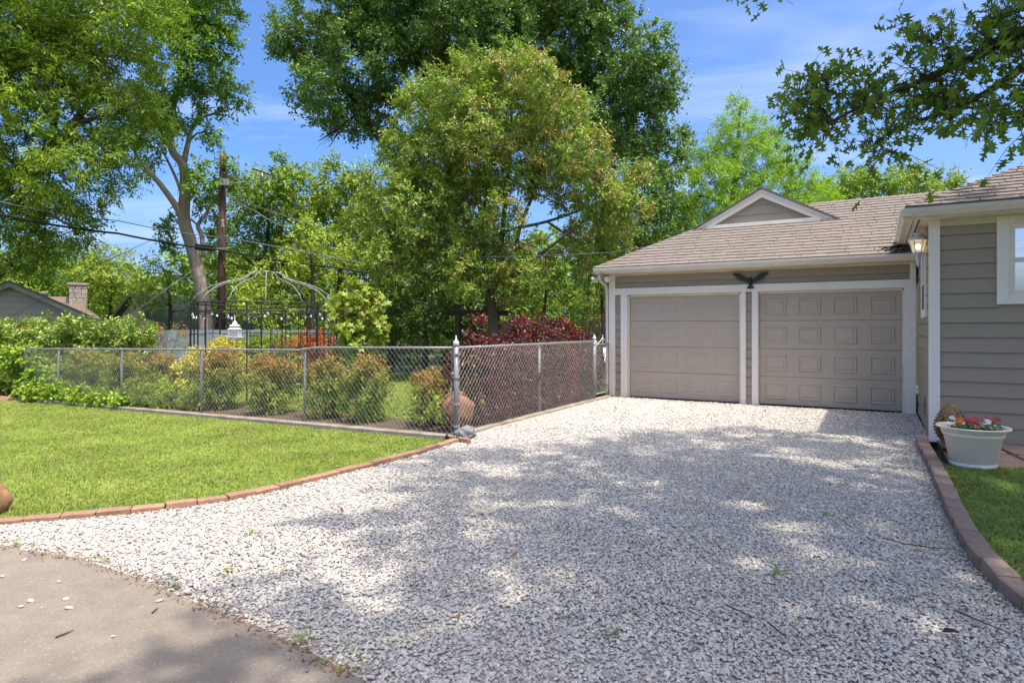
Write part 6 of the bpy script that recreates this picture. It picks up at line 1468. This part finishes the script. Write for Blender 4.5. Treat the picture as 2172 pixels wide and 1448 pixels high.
shrub('climbing_rose', 'thin green climber on the right-hand bars of the gazebo', (gz_c.x + .75, gz_c.y - 1.3, gz_c.z), [(np.array([gz_c.x + x, gz_c.y - math.sqrt(max(.05, 2.25 - x*x)), z]), np.array([.12,.06,.2])) for (x, z) in ((.62,.5),(.6,.9),(.66,1.3),(.7,1.7),(.9,1.85),(1.0,1.5),(.45,1.9),(.95,.9),(.8,2.05))], L_['green2'], 115, (.06,.5), 14, .12, 4, 5, cat='climber', stems=5)
# mulch-edge green tufts beyond the urn
us = F(.75, .3)
shrub('young_nandina', 'fresh light green seedling in front of the terracotta urn', (us.x - .0, us.y, 0), [(np.array(F(.42,.2,.22)), np.array([.12,.08,.1])), (np.array(F(.5,.2,.35)), np.array([.1,.08,.1]))], L_['yellowish'], 116, (.06,.4), 30, .12, 4, 6, stems=3)
us = F(-.02 + .5, 1.0)
shrub('young_nandina', 'light green leafy shrub between the urn and the wine-red shrubs', (us.x, us.y, 0), [(np.array(F(.45,.95,.45)), np.array([.2,.2,.3])), (np.array(F(.5,1.0,.8)), np.array([.18,.18,.22]))], L_['green2'], 117, (.06,.4), 20, .14, 5, 6, stems=4)

# ---------------------------------------------------------------- gravel
import bmesh
from mathutils import noise as mnoise
def stone_protos():
    out = []
    for k in range(12):
        bm = bmesh.new(); bmesh.ops.create_icosphere(bm, subdivisions=2, radius=1); rr = random.Random(k); sd = Vector((k*5.3, k*2.1, k*.7))
        s = Vector((rr.uniform(.95,1.35), rr.uniform(.75,1.0), rr.uniform(.42,.66)))
        pl = [(Vector((rr.gauss(0,1), rr.gauss(0,1), rr.gauss(0,.7))).normalized(), rr.uniform(.62,.85)) for _ in range(7)]
        for v in bm.verts:
            c = v.co.copy()
            for (n, dd) in pl:
                e = c.dot(n) - dd
                if e > 0: c -= n*e*.85
            c *= 1 + .12*mnoise.noise(v.co*1.7 + sd)
            v.co = Vector((c.x*s.x, c.y*s.y, c.z*s.z))
        me = bpy.data.meshes.new('stone'); bm.to_mesh(me); bm.free(); me.materials.append(M['stone'])
        me.polygons.foreach_set('use_smooth', [k % 3 != 0] * len(me.polygons))
        out.append(bpy.data.objects.new('gravel_stone', me))
    return out
STONES = proto_collection('gravel_stones', stone_protos())
rng = np.random.default_rng(5)
def conc_mask(p): return in_poly(p[:,0], p[:,1], [(v.x, v.y) for v in CONC])
def dens_g(x, y): return np.interp(y, [1.5, 5, 8, 14], [6200, 5200, 2900, 1500])
gp0 = fill([(v[0], v[1]) for v in DRIVE], dens_g, rng); gp0 = gp0[in_view(gp0)]
cm = conc_mask(gp0)
# a thin spill of stones over the edge of the concrete
C2 = np.array([(v.x, v.y) for v in CONC[:8]])
def dist_line(p):
    best = np.full(len(p), 9.0)
    for i in range(len(C2)-1):
        a, b_ = C2[i], C2[i+1]; ab = b_-a; t = np.clip(((p-a)@ab)/(ab@ab), 0, 1); best = np.minimum(best, np.linalg.norm(p - (a + t[:,None]*ab), axis=1))
    return best
dl = dist_line(gp0)
keep = ~cm & ~((dl < .16) & (rng.uniform(size=len(gp0)) < .55*(1 - dl/.16) + .1))
gp0 = gp0[keep]; n = len(gp0)
sz = np.interp(gp0[:,1], [2, 6, 9, 14], [.0079, .0085, .0108, .0155])*np.exp(rng.normal(size=n)*.27)
z = rng.uniform(.002, .014, n) + .02*np.maximum(0, np.array([mnoise.noise(Vector((x*.8, y*.8, 0))) for x, y in gp0]))
o = scatter('gravel', np.column_stack([gp0, z]), np.column_stack([rng.normal(size=n)*.22, rng.normal(size=n)*.22, rng.uniform(0, 6.28, n)]), np.repeat(sz[:,None], 3, 1), STONES, 1)
tag(o, kind='stuff')
# loose pebbles on the concrete
sm = STONES.objects[2].data
lab_p = 'loose white pebble on the concrete beside the gravel'
for (px, py, s, lab_p) in ((52,1199,.017,'uppermost white pebble on the concrete, left of the weeds'),(125,1245,.013,'white pebble on the middle of the concrete with a stalk under it'),(45,1299,.014,'greyish pebble left of the close pair on the concrete'),(65,1287,.018,'flat white pebble above the greyish one on the concrete'),(140,1283,.016,'white pebble directly above the largest one on the concrete'),(147,1302,.019,'largest white pebble out on the concrete'),(338,1286,.017,'white pebble on the concrete right beside the gravel edge'),(88,1302,.006,'tiny dark chip between the pebbles on the concrete'),(240,1363,.009,'small pebble lowest on the concrete near the shade'),(5,1234,.013,'pebble at the left border of the concrete')):
    q = gnd(px, py); o = bpy.data.objects.new('pebble', STONES.objects[random.randrange(12)].data); COL.objects.link(o); o.location = (q.x, q.y, .034); o.rotation_euler = (random.uniform(-.2,.2), random.uniform(-.2,.2), random.uniform(0,6)); o.scale = (s,s,s); tag(o, lab_p, 'pebble', 'loose pebbles on the concrete')

# ---------------------------------------------------------------- grass
def tuft_protos(m, n, h, lean, wd, spread):
    out = []
    for k in range(8):
        rr = random.Random(100+k); b = MB()
        for j in range(n):
            a = rr.uniform(0, 6.28); x, y = rr.gauss(0, spread), rr.gauss(0, spread); hh = h*rr.uniform(.55,1.15); ln = lean*rr.uniform(.3,1.4); w_ = wd*rr.uniform(.7,1.3)
            d = Vector((math.cos(a), math.sin(a), 0)); s = Vector((-d.y, d.x, 0))*w_
            p = Vector((x,y,-.005)); m1 = p + Vector((0,0,hh*.6)) + d*ln*.3*hh; t_ = p + Vector((0,0,hh*(1-.25*ln))) + d*ln*hh
            b.add([p - s*.5, p + s*.5, m1 + s*.45, m1 - s*.45, t_], [(0,1,2,3),(3,2,4)])
        out.append(bpy.data.objects.new('grass_tuft', b.mesh('grass_tuft', m)))
    return out
T1 = proto_collection('grass_tufts', tuft_protos(M['grass'], 11, .046, .9, .0045, .022))
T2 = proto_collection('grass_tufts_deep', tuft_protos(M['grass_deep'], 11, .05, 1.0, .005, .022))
T3 = proto_collection('grass_tufts_far', tuft_protos(M['grass'], 12, .06, .8, .009, .05))
def grass(name, poly, dens, zf, coll, seed, smin=.75, smax=1.25, mask=None):
    rng = np.random.default_rng(seed); p = fill([(v[0], v[1]) for v in poly], dens, rng); p = p[in_view(p)]
    if mask is not None: p = p[mask(p)]
    n = len(p); s = rng.uniform(smin, smax, n); z = zf(p[:,0], p[:,1])
    o = scatter(name, np.column_stack([p, z]), np.column_stack([rng.normal(size=n)*.12, rng.normal(size=n)*.12, rng.uniform(0, 6.28, n)]), np.column_stack([s, s, s*rng.uniform(.7,1.2,n)]), coll, seed); return tag(o, kind='stuff')
grass('lawn_grass', LAWN, lambda x, y: np.interp(y, [3.5, 6, 9, 14], [1300, 1100, 700, 420]), lawn_z, T1, 11)
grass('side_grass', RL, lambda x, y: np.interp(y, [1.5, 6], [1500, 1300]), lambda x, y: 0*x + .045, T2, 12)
grass('back_grass', BACK, lambda x, y: np.interp(y, [9, 20], [260, 150]), lambda x, y: bed_z(x, y) - .03, T3, 13)
# weeds and dead leaves on the drive
WE = proto_collection('weed_tufts', tuft_protos(M['grass_deep'], 9, .045, 1.3, .006, .012))
rng = np.random.default_rng(8); wp = []
for (px, py) in ((492,1213),(60,1165),(100,1150),(200,1190),(230,1192),(370,1250),(640,1372),(655,1360),(705,1292),(1757,1098),(1918,1277),(1200,1330),(800,1090),(530,1140),(165,1140),(285,1175),(20,1165),(760,1400),(1640,1222),(1830,1240),(610,1075),(1760,1030),(1790,1110),(690,1415),(735,1430),(1300,1360)):
    q = gnd(px, py)
    for k in range(int(rng.integers(1, 4))): wp.append((q.x + rng.normal()*.022, q.y + rng.normal()*.022, .02))
n = len(wp); s = rng.uniform(.45,.95,n)
tag(scatter('weeds', wp, np.column_stack([rng.normal(size=n)*.2, rng.normal(size=n)*.2, rng.uniform(0,6.28,n)]), np.repeat(s[:,None],3,1), WE, 3), kind='stuff')
dl_ = []
for k in range(5):
    b = MB(); rr = random.Random(k); L = .03; w_ = .013
    b.add([(-L,0,0),(-L*.3,w_,.006),(L*.4,w_*.8,.004),(L,0,.009),(L*.4,-w_*.9,.007),(-L*.3,-w_,.003),(0,0,.0)], [(6,0,1),(6,1,2),(6,2,3),(6,3,4),(6,4,5),(6,5,0)]); dl_.append(bpy.data.objects.new('dead_leaf', b.mesh('dead_leaf', M['dead_leaf'])))
DL = proto_collection('dead_leaves', dl_)
p = fill([(v[0], v[1]) for v in DRIVE], lambda x, y: np.interp(y, [2, 13], [5, 2.2]), rng); p = p[in_view(p) & ~conc_mask(p)]
e1 = np.array([C2[i] + (C2[i+1]-C2[i])*t for i in range(len(C2)-1) for t in rng.uniform(size=110)]) + rng.normal(size=(110*(len(C2)-1), 2))*.04
bd = fill([(v[0], v[1]) for v in BED], lambda x, y: np.full(1, 40.0), rng)
P3 = np.concatenate([np.column_stack([p, np.full(len(p), .045)]), np.column_stack([e1, np.full(len(e1), .032)]), np.column_stack([bd, bed_z(bd[:,0], bd[:,1]) + .02])]); n = len(P3); s = rng.uniform(.35,1.0,n)
s[len(p):len(p)+len(e1)] *= .5
tag(scatter('leaf_litter', P3, np.column_stack([rng.normal(size=n)*.3, rng.normal(size=n)*.3, rng.uniform(0,6.28,n)]), np.column_stack([s, s*rng.uniform(.4,1,n), s]), DL, 4), kind='stuff')
for (pts, lab) in (([(1540,1302),(1575,1318),(1605,1332)], 'thin dark twig lying on the shaded gravel near the lower middle'), ([(1630,1340),(1655,1362),(1673,1378)], 'twig right of the first twig on the gravel'), ([(1872,1155),(1920,1168),(1975,1176),(2030,1180)], 'long thin twig on the gravel beside the paver edging'), ([(2025,1313),(2080,1338),(2140,1362)], 'twig on the gravel in the lower right corner'), ([(118,1366),(138,1358),(156,1350)], 'short brown twig on the concrete'), ([(323,1313),(330,1306),(336,1302)], 'curled brown leaf stalk on the concrete')):
    b = MB(); Q = [gnd(*q) for q in pts]; b.tube([(q.x, q.y, .048 if 'concrete' not in lab else .034) for q in Q], [.005] + [.004]*(len(Q)-2) + [.002], 5); tag(b.build('twig', M['twig']), lab, 'twig')
q = gnd(2015,1360); b = MB(); b.add([(-.04,0,.045),(-.01,.02,.06),(.03,.015,.055),(.045,0,.047),(.02,-.015,.05),(-.015,-.018,.052)], [(0,1,2,3,4,5)]); o = b.build('fallen_leaf', M['rubber']); o.location = q; tag(o, 'single black curled leaf on the gravel in the lower right', 'leaf')
